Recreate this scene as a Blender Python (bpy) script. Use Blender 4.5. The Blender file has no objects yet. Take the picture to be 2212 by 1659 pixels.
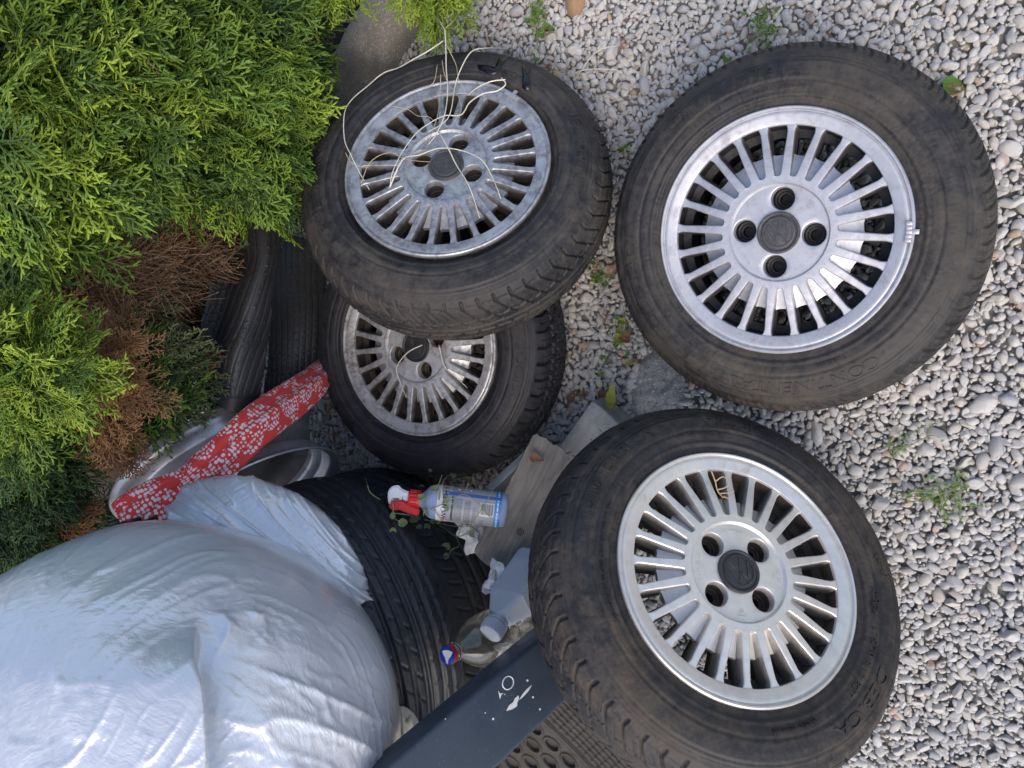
import bpy, bmesh, math, random
import numpy as np
from mathutils import Vector, Matrix, Euler, noise
from mathutils.bvhtree import BVHTree

R = math.radians
random.seed(7); rng = np.random.default_rng(7)
S = bpy.context.scene
COL = S.collection

# ------------------------------------------------------------------ camera
# The phone was held upright and looked down at the heap; the picture file lies on its side.
N_C = np.array([-.46, -.125, .879]); N_C /= np.linalg.norm(N_C)      # world up, in camera axes
Y_C = -(np.array([1., 0, 0]) - N_C * N_C[0]); Y_C /= np.linalg.norm(Y_C)  # world +Y: away from the viewer
X_C = np.cross(Y_C, N_C)
M3 = np.array([X_C, Y_C, N_C])                                        # camera axes -> world axes
CAM = np.array([0., 0., 1.43])
cam = bpy.data.cameras.new('camera'); camo = bpy.data.objects.new('camera', cam); COL.objects.link(camo)
cam.sensor_width = 36; cam.lens = 27; cam.clip_start = .02; cam.clip_end = 200
mw = Matrix([list(M3[i]) + [CAM[i]] for i in range(3)] + [[0, 0, 0, 1]])
camo.matrix_world = mw
S.camera = camo

# ------------------------------------------------------------------ light
SUN_EL, SUN_AZ = 52, 215          # azimuth measured from +X counter-clockwise
sd = Vector((math.cos(R(SUN_EL)) * math.cos(R(SUN_AZ)), math.cos(R(SUN_EL)) * math.sin(R(SUN_AZ)), math.sin(R(SUN_EL))))
W = bpy.data.worlds.new('World'); S.world = W; W.use_nodes = True
nt = W.node_tree; nt.nodes.clear()
sky = nt.nodes.new('ShaderNodeTexSky'); sky.sky_type = 'NISHITA'; sky.sun_disc = False
sky.sun_elevation = R(SUN_EL); sky.sun_rotation = R(90 - SUN_AZ); sky.air_density = 1.0; sky.dust_density = 3; sky.ozone_density = .7
bg = nt.nodes.new('ShaderNodeBackground'); bg.inputs[1].default_value = .15
wo = nt.nodes.new('ShaderNodeOutputWorld')
nt.links.new(sky.outputs[0], bg.inputs[0]); nt.links.new(bg.outputs[0], wo.inputs[0])
sl = bpy.data.lights.new('sun', 'SUN'); sl.energy = .8; sl.angle = R(60); sl.color = (1, .87, .70)
so = bpy.data.objects.new('sun', sl); COL.objects.link(so); so.rotation_euler = sd.to_track_quat('Z', 'Y').to_euler()
S.view_settings.view_transform = 'Standard'; S.view_settings.look = 'None'; S.view_settings.gamma = 1
S.view_settings.use_curve_mapping = False
S.view_settings.exposure = .85
S.render.engine = 'CYCLES'

# ------------------------------------------------------------------ placing helpers
FP = 1659.
def c2w(p): return Vector(M3 @ np.asarray(p, float) + CAM)
def d2w(p): return Vector(M3 @ np.asarray(p, float)).normalized()
def ray(u, v): return np.array([(u - 1106) / FP, -(v - 829.5) / FP, -1.])
def at(u, v, d): return c2w(ray(u, v) * d)
def atz(u, v, z):
    r = M3 @ ray(u, v); t = (z - CAM[2]) / r[2]; return Vector(CAM + r * t)
def frame(u, v, d, ang=0, axis=None, up=None):
    """local frame standing at a point: X turned by ang in the picture's plane, Z to the viewer"""
    a = R(ang); x = d2w((math.cos(a), math.sin(a), 0)); z = d2w((0, 0, 1))
    if axis is not None: x = d2w(axis)
    if up is not None: z = d2w(up)
    y = z.cross(x).normalized(); z = x.cross(y).normalized()
    m = Matrix((x, y, z)).transposed().to_4x4(); m.translation = at(u, v, d); return m

# ------------------------------------------------------------------ object helpers
def tag(o, label=None, cat=None, group=None, kind=None):
    if label: o['label'] = label
    if cat: o['category'] = cat
    if group: o['group'] = group
    if kind: o['kind'] = kind
    return o
def link(name, me, mat=None, parent=None):
    o = bpy.data.objects.new(name, me); COL.objects.link(o)
    if mat is not None and not me.materials: me.materials.append(mat)
    if parent: o.parent = parent
    return o
def empty(name, m, label, cat, group=None):
    o = bpy.data.objects.new(name, None); COL.objects.link(o); o.empty_display_size = .05
    o.matrix_world = m; return tag(o, label, cat, group)
def mesh(name, V, F, smooth=True, sharp=None, mat=None):
    me = bpy.data.meshes.new(name)
    V = np.asarray(V, float)
    me.from_pydata(V.tolist() if len(V) < 400000 else V, [], [tuple(int(i) for i in f) for f in F] if not isinstance(F, np.ndarray) else F.tolist())
    me.update()
    if smooth: me.shade_smooth()
    else: me.shade_flat()
    if sharp: me.set_sharp_from_angle(angle=R(sharp))
    if mat is not None: me.materials.append(mat)
    return me
def gridfaces(n, m, wrap_n=False, wrap_m=False):
    i = np.arange(n if wrap_n else n - 1); j = np.arange(m if wrap_m else m - 1)
    I, J = np.meshgrid(i, j, indexing='ij'); I2 = (I + 1) % n; J2 = (J + 1) % m
    return np.stack([I * m + J, I2 * m + J, I2 * m + J2, I * m + J2], -1).reshape(-1, 4)
def addattr(me, name, vals):
    a = me.attributes.new(name, 'FLOAT', 'POINT'); a.data.foreach_set('value', np.asarray(vals, np.float32))
def adduv(me, uv):
    l = me.uv_layers.new(name='UVMap'); idx = np.zeros(len(me.loops), np.int32); me.loops.foreach_get('vertex_index', idx)
    l.data.foreach_set('uv', np.asarray(uv, np.float32)[idx].ravel())
def lathe(prof, n=64, a0=0, a1=2 * math.pi, sx=1, sy=1):
    wrap = abs(a1 - a0 - 2 * math.pi) < 1e-6
    th = np.linspace(a0, a1, n, endpoint=not wrap)
    P = np.array(prof, float)
    V = np.stack([np.cos(th)[:, None] * P[None, :, 0] * sx, np.sin(th)[:, None] * P[None, :, 0] * sy, np.repeat(P[None, :, 1], n, 0)], -1).reshape(-1, 3)
    return V, gridfaces(n, len(P), wrap_n=wrap)
def boxbm(bm, c, s, rot=None, bev=0, seg=2):
    r = bmesh.ops.create_cube(bm, size=1)
    vs = r['verts']
    bmesh.ops.scale(bm, vec=Vector(s), verts=vs)
    if bev:
        es = list({e for v in vs for e in v.link_edges})
        q = bmesh.ops.bevel(bm, geom=es, offset=bev, segments=seg, affect='EDGES', profile=.5)
        vs = list({v for f in q['faces'] for v in f.verts} | {v for v in vs if v.is_valid})
    if rot is not None: bmesh.ops.rotate(bm, cent=(0, 0, 0), matrix=rot, verts=vs)
    bmesh.ops.translate(bm, vec=Vector(c), verts=vs)
    return vs
def bm2me(bm, name, smooth=True, sharp=40):
    me = bpy.data.meshes.new(name); bm.normal_update(); bm.to_mesh(me); bm.free()
    if smooth: me.shade_smooth(); me.set_sharp_from_angle(angle=R(sharp))
    return me
def tube(paths, rad, n=6, name='tube', mat=None, taper=1.0):
    V, F = [], []
    for P in paths:
        P = [Vector(p) for p in P]; b = len(V)
        prev = Vector((.3, .5, .8))
        for i, p in enumerate(P):
            t = (P[min(i + 1, len(P) - 1)] - P[max(i - 1, 0)]).normalized()
            x = (prev - t * prev.dot(t)).normalized(); y = t.cross(x); prev = x
            k = i / max(1, len(P) - 1); r = rad * (1 - (1 - taper) * k)
            for j in range(n):
                a = 2 * math.pi * j / n; V.append(p + x * math.cos(a) * r + y * math.sin(a) * r)
        for i in range(len(P) - 1):
            for j in range(n):
                F.append((b + i * n + j, b + i * n + (j + 1) % n, b + (i + 1) * n + (j + 1) % n, b + (i + 1) * n + j))
        F.append([b + j for j in range(n)][::-1]); F.append([b + (len(P) - 1) * n + j for j in range(n)])
    return mesh(name, [tuple(v) for v in V], F, mat=mat)
def crom(P, k=8):
    P = [Vector(p) for p in P]; Q = [P[0] * 2 - P[1]] + P + [P[-1] * 2 - P[-2]]; out = []
    for i in range(1, len(Q) - 2):
        for j in range(k):
            t = j / k; a, b, c, d = Q[i - 1:i + 3]
            out.append(.5 * ((2 * b) + (c - a) * t + (2 * a - 5 * b + 4 * c - d) * t * t + (3 * b - a - 3 * c + d) * t ** 3))
    out.append(P[-1]); return out

# vectorised value noise (for displacing meshes)
_perm = rng.permutation(4096); _val = rng.random(4096) * 2 - 1
def vn(x, y, z=0.0):
    x, y, z = np.broadcast_arrays(np.asarray(x, float), np.asarray(y, float), np.asarray(z, float))
    xi, yi, zi = np.floor(x).astype(int), np.floor(y).astype(int), np.floor(z).astype(int)
    fx, fy, fz = x - xi, y - yi, z - zi
    s = lambda t: t * t * (3 - 2 * t)
    fx, fy, fz = s(fx), s(fy), s(fz)
    def h(a, b, c): return _val[_perm[(_perm[(_perm[a & 4095] + b) & 4095] + c) & 4095]]
    def lerp(a, b, t): return a + (b - a) * t
    return lerp(lerp(lerp(h(xi, yi, zi), h(xi + 1, yi, zi), fx), lerp(h(xi, yi + 1, zi), h(xi + 1, yi + 1, zi), fx), fy),
                lerp(lerp(h(xi, yi, zi + 1), h(xi + 1, yi, zi + 1), fx), lerp(h(xi, yi + 1, zi + 1), h(xi + 1, yi + 1, zi + 1), fx), fy), fz)
def sst(a, b, x):
    t = np.clip((x - a) / (b - a), 0, 1); return t * t * (3 - 2 * t)

# ------------------------------------------------------------------ materials
def newmat(name):
    m = bpy.data.materials.new(name); m.use_nodes = True; nt = m.node_tree; nt.nodes.clear()
    out = nt.nodes.new('ShaderNodeOutputMaterial'); b = nt.nodes.new('ShaderNodeBsdfPrincipled')
    nt.links.new(b.outputs[0], out.inputs[0]); return m, nt, b
class NT:
    def __init__(s, nt): s.nt = nt
    def n(s, t, **k):
        x = s.nt.nodes.new(t)
        for a, b in k.items(): setattr(x, a, b)
        return x
    def l(s, a, b): s.nt.links.new(a, b)
    def noise(s, vec, scale, detail=4, rough=.6, dist=0, w=None):
        x = s.n('ShaderNodeTexNoise'); x.inputs['Scale'].default_value = scale; x.inputs['Detail'].default_value = detail
        x.inputs['Roughness'].default_value = rough; x.inputs['Distortion'].default_value = dist
        if vec is not None: s.l(vec, x.inputs['Vector'])
        return x.outputs['Fac']
    def ramp(s, fac, stops, interp='LINEAR'):
        x = s.n('ShaderNodeValToRGB'); x.color_ramp.interpolation = interp; e = x.color_ramp.elements
        while len(e) < len(stops): e.new(.5)
        for i, (p, c) in enumerate(stops): e[i].position = p; e[i].color = (*c, 1) if len(c) == 3 else c
        s.l(fac, x.inputs[0]); return x.outputs[0]
    def mix(s, f, a, b, mode='MIX'):
        x = s.n('ShaderNodeMix', data_type='RGBA', blend_type=mode)
        for sock, v in ((x.inputs[0], f), (x.inputs[6], a), (x.inputs[7], b)):
            if hasattr(v, 'is_output'): s.l(v, sock)
            elif isinstance(v, (int, float)): sock.default_value = v
            else: sock.default_value = (*v, 1)
        return x.outputs[2]
    def math(s, op, a, b=0):
        x = s.n('ShaderNodeMath', operation=op)
        for sock, v in ((x.inputs[0], a), (x.inputs[1], b)):
            if hasattr(v, 'is_output'): s.l(v, sock)
            else: sock.default_value = v
        return x.outputs[0]
    def map(s, v, a, b, c, d):
        x = s.n('ShaderNodeMapRange'); s.l(v, x.inputs[0])
        for i, k in enumerate((a, b, c, d)): x.inputs[i + 1].default_value = k
        return x.outputs[0]
    def bump(s, h, strength, dist, b, prev=None):
        x = s.n('ShaderNodeBump'); x.inputs['Strength'].default_value = strength; x.inputs['Distance'].default_value = dist
        s.l(h, x.inputs['Height'])
        if prev: s.l(prev, x.inputs['Normal'])
        if b: s.l(x.outputs[0], b.inputs['Normal'])
        return x.outputs[0]
    def obj(s): return s.n('ShaderNodeTexCoord').outputs['Object']
    def uv(s): return s.n('ShaderNodeTexCoord').outputs['UV']

def simple(name, col, rough=.5, metal=0, var=.15, scale=30, bump=.0, bscale=200, spec=.5, col2=None, dirt=None, dscale=8, dthr=.55):
    m, nt, b = newmat(name); T = NT(nt); o = T.obj()
    f = T.noise(o, scale, 5)
    c2 = col2 if col2 else tuple(x * (1 - var) for x in col); c1 = tuple(min(1, x * (1 + var)) for x in col) if not col2 else col
    c = T.mix(T.map(f, .3, .7, 0, 1), c1, c2)
    if dirt:
        d = T.noise(o, dscale, 8, .7)
        c = T.mix(T.map(d, dthr, dthr + .12, 0, 1), c, dirt)
    T.l(c, b.inputs['Base Color'])
    b.inputs['Metallic'].default_value = metal; b.inputs['Specular IOR Level'].default_value = spec
    r = T.noise(o, scale * 2, 4); T.l(T.map(r, .3, .7, max(0, rough - .08), min(1, rough + .1)), b.inputs['Roughness'])
    if bump: T.bump(T.noise(o, bscale, 5), bump, .002, b)
    return m

def alu_mat(name, base, tarn, tamt, dirt, damt, rough=.36, specks=.5, spoke=False):
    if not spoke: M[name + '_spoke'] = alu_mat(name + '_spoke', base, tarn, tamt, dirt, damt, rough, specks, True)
    m, nt, b = newmat(name); T = NT(nt); o = T.obj()
    n1 = T.noise(o, 26, 8, .7, .6); n2 = T.noise(o, 90, 6, .7); n3 = T.noise(o, 9, 5, .6); n4 = T.noise(o, 420, 3, .6)
    c = T.mix(T.map(T.noise(o, 60, 5), .3, .7, 0, 1), base, tuple(x * .86 for x in base))
    t = T.math('MULTIPLY', T.map(n1, .62 - tamt * .28, .74 - tamt * .2, 0, 1), T.map(n2, .34, .6, .25, 1))
    c = T.mix(t, c, tarn)
    d = T.map(T.math('ADD', T.math('MULTIPLY', n3, .55), T.math('MULTIPLY', n2, .45)), .68 - damt * .25, .78 - damt * .2, 0, 1)
    c = T.mix(d, c, dirt)
    sp = T.map(n4, .70, .76, 0, specks); c = T.mix(sp, c, (.05, .045, .05))
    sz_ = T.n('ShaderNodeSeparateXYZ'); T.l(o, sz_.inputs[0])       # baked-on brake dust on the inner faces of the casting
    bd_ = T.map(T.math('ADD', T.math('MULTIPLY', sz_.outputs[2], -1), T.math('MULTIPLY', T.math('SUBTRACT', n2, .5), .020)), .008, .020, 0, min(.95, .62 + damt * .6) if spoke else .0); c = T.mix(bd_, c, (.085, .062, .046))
    T.l(c, b.inputs['Base Color'])
    b.inputs['Metallic'].default_value = .55
    T.l(T.math('SUBTRACT', .55, T.math('MULTIPLY', d, .4)), b.inputs['Metallic'])
    T.l(T.map(T.math('ADD', t, d), 0, 1.2, rough, rough + .25), b.inputs['Roughness'])
    T.bump(T.math('ADD', n2, T.math('MULTIPLY', n4, .6)), .12, .0012, b)
    return m

def rubber_mat(name, dust, amt, base=(.012, .012, .0135), rough=.60, wet=False):
    m, nt, b = newmat(name); T = NT(nt); o = T.obj()
    n1 = T.noise(o, 7, 7, .62, .5); n2 = T.noise(o, 46, 7, .72); n3 = T.noise(o, 260, 5, .7); n4 = T.noise(o, 18, 5, .6, 1)
    sx_ = T.n('ShaderNodeSeparateXYZ'); T.l(o, sx_.inputs[0])
    rad_ = T.math('SQRT', T.math('ADD', T.math('MULTIPLY', sx_.outputs[0], sx_.outputs[0]), T.math('MULTIPLY', sx_.outputs[1], sx_.outputs[1])))
    cb_ = T.n('ShaderNodeCombineXYZ'); T.l(T.math('MULTIPLY', rad_, 95), cb_.inputs[0]); T.l(T.math('MULTIPLY', sx_.outputs[0], 5), cb_.inputs[1]); T.l(T.math('ADD', T.math('MULTIPLY', sx_.outputs[1], 5), T.math('MULTIPLY', sx_.outputs[2], 40)), cb_.inputs[2])
    n5 = T.noise(cb_.outputs[0], 1.0, 5, .6)
    f = T.math('ADD', T.math('MULTIPLY', n1, .35), T.math('ADD', T.math('MULTIPLY', n2, .25), T.math('ADD', T.math('MULTIPLY', n4, .15), T.math('MULTIPLY', n5, .25))))
    k = T.map(f, .575 - amt * .22, .615 - amt * .08, .08, 1)
    k = T.math('MULTIPLY', k, T.map(n3, .3, .62, .45, 1))
    c = T.mix(T.map(n2, .35, .65, 0, 1), base, tuple(x * 2.1 for x in base))
    c = T.mix(T.math('MULTIPLY', k, .95), c, T.mix(T.map(n4, .35, .65, 0, 1), dust, tuple(x * .62 for x in dust)))
    c = T.mix(T.map(n3, .70, .78, 0, .45), c, tuple(min(1, x * 2.4) for x in dust))
    if wet:
        pass
    T.l(c, b.inputs['Base Color'])
    T.l(T.map(k, 0, 1, rough - .14, .9), b.inputs['Roughness']); b.inputs['Specular IOR Level'].default_value = .34
    T.bump(T.math('ADD', n3, n2), .32, .0016, b)
    return m

M = {}
M['alu_clean'] = alu_mat('alu_clean', (.68, .655, .62), (.42, .38, .34), .2, (.36, .27, .18), .14, .34, .35)
M['alu_mid'] = alu_mat('alu_mid', (.53, .54, .57), (.33, .32, .36), .55, (.28, .24, .21), .3, .38, .8)
M['alu_worn'] = alu_mat('alu_worn', (.46, .48, .50), (.17, .17, .20), .80, (.22, .17, .13), .45, .40, .8)
M['alu_dirty'] = alu_mat('alu_dirty', (.60, .60, .60), (.20, .19, .19), .62, (.17, .13, .10), .6, .42, .8)
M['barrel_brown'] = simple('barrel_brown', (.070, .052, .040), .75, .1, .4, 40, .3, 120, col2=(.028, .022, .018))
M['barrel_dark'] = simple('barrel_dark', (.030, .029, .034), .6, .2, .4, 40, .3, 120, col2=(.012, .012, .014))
M['letters'] = rubber_mat('letters', (.115, .100, .086), .5, base=(.032, .031, .032))
M['lettersD'] = rubber_mat('lettersD', (.08, .07, .06), .35, base=(.022, .022, .024))
M['rubberA'] = rubber_mat('rubberA', (.094, .082, .070), .5)
M['rubberB'] = rubber_mat('rubberB', (.100, .087, .072), .55)
M['rubberC'] = rubber_mat('rubberC', (.108, .085, .064), .46)
M['rubberD'] = rubber_mat('rubberD', (.060, .052, .050), .30, base=(.016, .016, .019))
M['rubberE'] = rubber_mat('rubberE', (.06, .06, .058), .12, base=(.014, .016, .020))
M['cap_black'] = simple('cap_black', (.026, .027, .030), .42, 0, .3, 60, .15, 400, dirt=(.10, .085, .07), dscale=30, dthr=.56)
M['cap_worn'] = simple('cap_worn', (.070, .070, .074), .45, 0, .3, 90, .4, 260, dirt=(.14, .12, .10), dscale=40, dthr=.60, col2=(.035, .035, .040))
M['valve'] = simple('valve', (.20, .20, .21), .5)
M['lead'] = simple('lead', (.42, .42, .44), .45, .6, .2, 200)

# ------------------------------------------------------------------ text
_tc = {}
def textverts(txt, h, ext=.0006, bold=0.0):
    k = (txt, round(h, 5), ext, bold)
    if k not in _tc:
        cu = bpy.data.curves.new('t', 'FONT'); cu.body = txt; cu.size = h * 1.38; cu.extrude = ext; cu.offset = bold
        cu.resolution_u = 3; cu.align_x = 'CENTER'
        o = bpy.data.objects.new('t', cu); COL.objects.link(o)
        bpy.context.view_layer.update()
        me = o.to_mesh(); V = np.array([v.co[:] for v in me.vertices]); F = [tuple(p.vertices) for p in me.polygons]
        o.to_mesh_clear(); bpy.data.objects.remove(o); bpy.data.curves.remove(cu)
        _tc[k] = (V, F)
    V, F = _tc[k]; return V.copy(), F
def ring_text(items, zfun, ext=.0006):
    """letters standing round a circle, tops outward; items: (text, radius, height, centre angle deg, letter spacing, inward)"""
    VV, FF = [], []
    for txt, r, h, ang, stretch, inward in items:
        V, F = textverts(txt, h, ext)
        if not len(V): continue
        V[:, 0] *= stretch
        s = -1 if inward else 1
        rr = r + s * V[:, 1]; th = R(ang) - s * V[:, 0] / r
        b = sum(len(v) for v in VV)
        VV.append(np.stack([rr * np.cos(th), rr * np.sin(th), zfun(rr) + V[:, 2]], -1))
        FF += [tuple(i + b for i in f) for f in F]
    return mesh('lettering', np.concatenate(VV), FF, smooth=False)

# ------------------------------------------------------------------ tyres
PROF = np.array([(.1755, -.010), (.1765, -.004), (.181, -.0045), (.187, -.0035), (.196, .0005), (.208, .0035), (.222, .0042), (.236, .0015),
                 (.248, -.003), (.257, -.009), (.2645, -.0165), (.2705, -.0245), (.2755, -.033), (.2800, -.043), (.2828, -.055), (.2842, -.070), (.2848, -.0825)])
def tyre_profile(scale_r=1., width=.165, bead=None):
    P = PROF.copy()
    if bead is not None:
        f = (P[:, 0] - .1755) / (.2848 - .1755); P[:, 0] = bead + f * (.2848 * scale_r - bead)
    P[:, 1] *= width / .165
    Q = P[::-1][1:].copy(); Q[:, 1] = -width - Q[:, 1]
    P = np.concatenate([P, Q])
    d = np.r_[0, np.cumsum(np.hypot(*np.diff(P, axis=0).T))]
    return P, d
def make_tyre(name, mat, kind, parent=None, scale_r=1., width=.165, bead=None, nth=1200, inner=True, npitch=60, flat=0):
    gap = flat; P, d = tyre_profile(scale_r, width, bead)
    if gap: P[1:5, 1] = (-.013, -.015, -.012, -.002)
    L = d[-1]
    # finer sampling over the shoulder and tread
    s_t0 = np.interp(.2645 * (scale_r if bead is None else 1), P[:len(P) // 2 + 1, 0], d[:len(P) // 2 + 1]) if bead is None else d[10]
    s = np.r_[np.linspace(0, s_t0, 46, endpoint=False), np.linspace(s_t0, L * .62, 62, endpoint=False), np.linspace(L * .62, L - s_t0, 14, endpoint=False), np.linspace(L - s_t0, L, 8)]
    def ip(x, k):
        # smooth interpolation
        xs = np.interp(x, d, P[:, k]); return xs
    r = ip(s, 0); z = ip(s, 1)
    kk = np.array([.25, .5, .25])
    r[1:-1] = np.convolve(r, kk, 'valid'); z[1:-1] = np.convolve(z, kk, 'valid')
    dr = np.gradient(r, s); dz = np.gradient(z, s); ln = np.hypot(dr, dz); nr, nz = -dz / ln, dr / ln
    tz = (z + width / 2) / (width / 2)          # 1 front, -1 back
    mid = L / 2; t = (s - mid) / (L / 2 - s_t0)   # -1..1 over shoulder+tread
    th = np.linspace(0, 2 * np.pi, nth, endpoint=False)
    TH, T = np.meshgrid(th, t, indexing='ij'); RR = np.repeat(r[None], nth, 0)
    a = np.abs(T); side = np.sign(T)
    p = TH * npitch / (2 * np.pi) + .5 * (side > 0)
    def line(q, w, soft): q = np.abs(q - np.round(q)); return 1 - sst(w, w + soft, q)
    dep = np.zeros_like(TH)
    if kind == 1:        # chevron blocks with straight shoulder slots
        sh = np.where(a > .80, 0, (.80 - a) * 1.7)
        g = line(p - sh, .022 + .03 * sst(.7, .85, a), .05) * sst(.05, .12, a) * (1 - sst(.97, 1.03, a)); dep = np.maximum(dep, g * (.0068 - .0026 * sst(.6, .9, a)))
        g = line(p - sh + .46, .006, .035) * sst(.45, .5, a) * (1 - sst(.70, .74, a)); dep = np.maximum(dep, g * .0013)
        z1 = np.abs(a - (.40 + .05 * (np.abs(((p - sh) % 1) - .5) * 2 - .5))); dep = np.maximum(dep, (1 - sst(.014, .03, z1)) * .0045)
        dep = np.maximum(dep, (1 - sst(.02, .04, np.abs(a - .12))) * .0062)
        st = (1 - sst(.012, .022, np.abs(a - .84))) * sst(.15, .25, ((p - sh) % 1)) * (1 - sst(.75, .85, ((p - sh) % 1))); dep = np.maximum(dep, st * .0022)
    elif kind == 2:      # curved shoulder slots, sipes between
        sh = np.where(a > .78, (a - .78) * -.6, (.78 - a) ** 1.5 * 2.6)
        g = line(p - sh, .03 + .07 * sst(.62, .85, a) * (1 - sst(.86, .96, a)), .06) * sst(.10, .16, a) * (1 - sst(.93, 1.0, a)); dep = np.maximum(dep, g * (.0070 - .0035 * sst(.4, .7, a)))
        g = line(p - sh * .9 + .5, .010, .035) * sst(.52, .56, a) * (1 - sst(.86, .9, a)); dep = np.maximum(dep, g * .0020)
        dep = np.maximum(dep, (1 - sst(.018, .035, np.abs(a - .36))) * .006); dep = np.maximum(dep, (1 - sst(.018, .035, np.abs(a - .08))) * .006)
        st = (1 - sst(.010, .02, np.abs(a - .86))) * (np.abs(((p) % 1) - .5) < .25); dep = np.maximum(dep, st * .0018)
    elif kind == 3:      # stepped blocks
        sh = np.where(a > .72, 0, np.where(a > .45, (.72 - a) * 1.2, .32 + (.45 - a) * 2.4))
        g = line(p - sh, .05, .06) * (1 - sst(.95, 1.0, a)); dep = np.maximum(dep, g * .0078)
        for c0, w0 in ((.46, .03), (.14, .025)):
            zz = np.abs(a - (c0 + .03 * np.sign(((p * 2) % 1) - .5))); dep = np.maximum(dep, (1 - sst(w0, w0 + .025, zz)) * .0072)
        g = line(p * 2 - sh, .03, .05) * sst(.5, .53, a) * (1 - sst(.82, .86, a)); dep = np.maximum(dep, g * .0025)
    elif kind == 4:      # worn ribs
        for c0, w0 in ((.62, .030), (.34, .034), (.08, .034)):
            dep = np.maximum(dep, (1 - sst(w0, w0 + .03, np.abs(a - c0))) * .0075)
        g = line(p - (a - .34) * 2.2, .03, .05) * sst(.10, .14, a) * (1 - sst(.90, .98, a)); dep = np.maximum(dep, g * .003)
    elif kind == 5:      # wide shoulder with curved sipes
        for c0, w0 in ((.50, .030), (.16, .034)):
            dep = np.maximum(dep, (1 - sst(w0, w0 + .03, np.abs(a - c0))) * .0075)
        g = line(p - (a - .5) ** 2 * 3, .035, .06) * sst(.56, .62, a) * (1 - sst(.86, .94, a)); dep = np.maximum(dep, g * .0045)
        g = line(p * .5 - (a) * 1.2, .03, .04) * sst(.18, .24, a) * (1 - sst(.40, .46, a)); dep = np.maximum(dep, g * .004)
    # sidewall steps and rings
    R0 = r[None] + 0 * TH
    if bead is None:
        for rc, w, h in ((.2490, .0012, .0020), (.2540, .0010, .0016), (.2580, .0010, .0014), (.2185, .0011, .0015), (.1990, .0011, -.0015), (.1925, .0012, .0016)):
            dep = dep + (a > 1) * (1 - sst(w, w * 2.2, np.abs(R0 - rc))) * h
    wear = vn(np.cos(TH) * 9, np.sin(TH) * 9, T * 3) * .0007 + vn(np.cos(TH) * 60, np.sin(TH) * 60, T * 14) * .00035
    D = -dep + wear
    RAD = r[None] + nr[None] * D; Z = z[None] + nz[None] * D
    V = np.stack([RAD * np.cos(TH), RAD * np.sin(TH), Z], -1).reshape(-1, 3)
    F = gridfaces(nth, len(s), wrap_n=True)[:, ::-1]
    if inner:            # the inside of the casing
        m = 9; P2 = [(P[0, 0], P[0, 1]), (P[0, 0] + .012, P[0, 1] - .01), (P[7, 0], P[7, 1] - .016), (P[12, 0] - .012, P[12, 1] - .01), (P[16, 0] - .016, P[16, 1]),
                     (P[12, 0] - .012, -width - P[12, 1] + .01), (P[7, 0], -width - P[7, 1] + .016), (P[0, 0] + .012, -width - P[0, 1] + .01), (P[0, 0], -width - P[0, 1])]
        V2, F2 = lathe(P2, 120); F = np.concatenate([F, F2 + len(V)]); V = np.concatenate([V, V2])
    me = mesh(name, V, F, mat=mat)
    o = link(name, me, parent=parent)
    half = len(P) // 2 + 1
    return o, (lambda rr: np.interp(rr, P[:half, 0], P[:half, 1]))

def hairs(P, parent, mat, n=46, seed=1):
    """the little rubber vent hairs that stand off the tread edge"""
    rr = random.Random(seed); paths = []
    for i in range(n):
        a = 2 * math.pi * i / n + rr.uniform(-.01, .01)
        for z0, r0 in ((-.034, .2765), (-.058, .2835)):
            if rr.random() < .45: continue
            p = Vector((r0 * math.cos(a), r0 * math.sin(a), z0)); q = p + Vector((math.cos(a), math.sin(a), rr.uniform(.2, .8))) * rr.uniform(.004, .008)
            paths.append([p, (p + q) / 2 + Vector((0, 0, .0008)), q])
    o = link('vent_hairs', tube(paths, .00045, 4, mat=mat), parent=parent); o['kind'] = 'stuff'; return o

# ------------------------------------------------------------------ cast wheel
NS = 24; HA = math.pi / NS
def slot_w(r):       # half width of spoke
    if r <= .083: return None
    ws = .0066 + (r - .089) / (.150 - .089) * (.0047 - .0066)
    if r < .0895:
        k = (r - .083) / .0065; h = (.0895 * HA - .0066) * math.sqrt(max(0, 1 - (1 - k) ** 2)); return r * HA - h
    if r > .146: ws += (r - .146) ** 2 / .0115 ** 2 * .0036
    return ws
def ztop(r): return 0 if r < .082 else -.0062 * sst(.082, .158, r)
rs = [.0735, .078, .083, .08312, .0834, .0840, .0850, .0865, .088, .0895, .095, .102, .110, .118, .126, .134, .142, .148, .152, .155, .1575]
def spoke_mesh():
    V, rows, F = [], [], []
    for r in rs:
        w = slot_w(r); z = float(ztop(r))
        if w is None:
            ps = [r * HA, r * HA - .0012, 0.]; zz = [z, z, z]
            rows.append([(-r * HA, z), (-r * HA, z), (-r * HA * .9, z), (0, z), (r * HA * .9, z), (r * HA, z), (r * HA, z)])
        else:
            ch = min(.0013, w * .4); zb = -.036; fl = .0004 + .0010 * float(sst(.11, .156, r))
            rows.append([(-w - fl, zb), (-w, z - ch), (-w + ch, z), (0, z + .0002), (w - ch, z), (w, z - ch), (w + fl, zb)])
    for r, row in zip(rs, rows):
        for y, z in row:
            ang = y / r; V.append((r * math.cos(ang), r * math.sin(ang), z))
    n = 7
    for i in range(len(rs) - 1):
        for j in range(n - 1):
            F.append((i * n + j, (i + 1) * n + j, (i + 1) * n + j + 1, i * n + j + 1))
    me = mesh('spoke', V, F); 
    bm = bmesh.new(); bm.from_mesh(me); bmesh.ops.remove_doubles(bm, verts=bm.verts, dist=1e-6); bmesh.ops.recalc_face_normals(bm, faces=bm.faces); bm.to_mesh(me); bm.free()
    me.shade_smooth(); me.set_sharp_from_angle(angle=R(28)); return me
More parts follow.
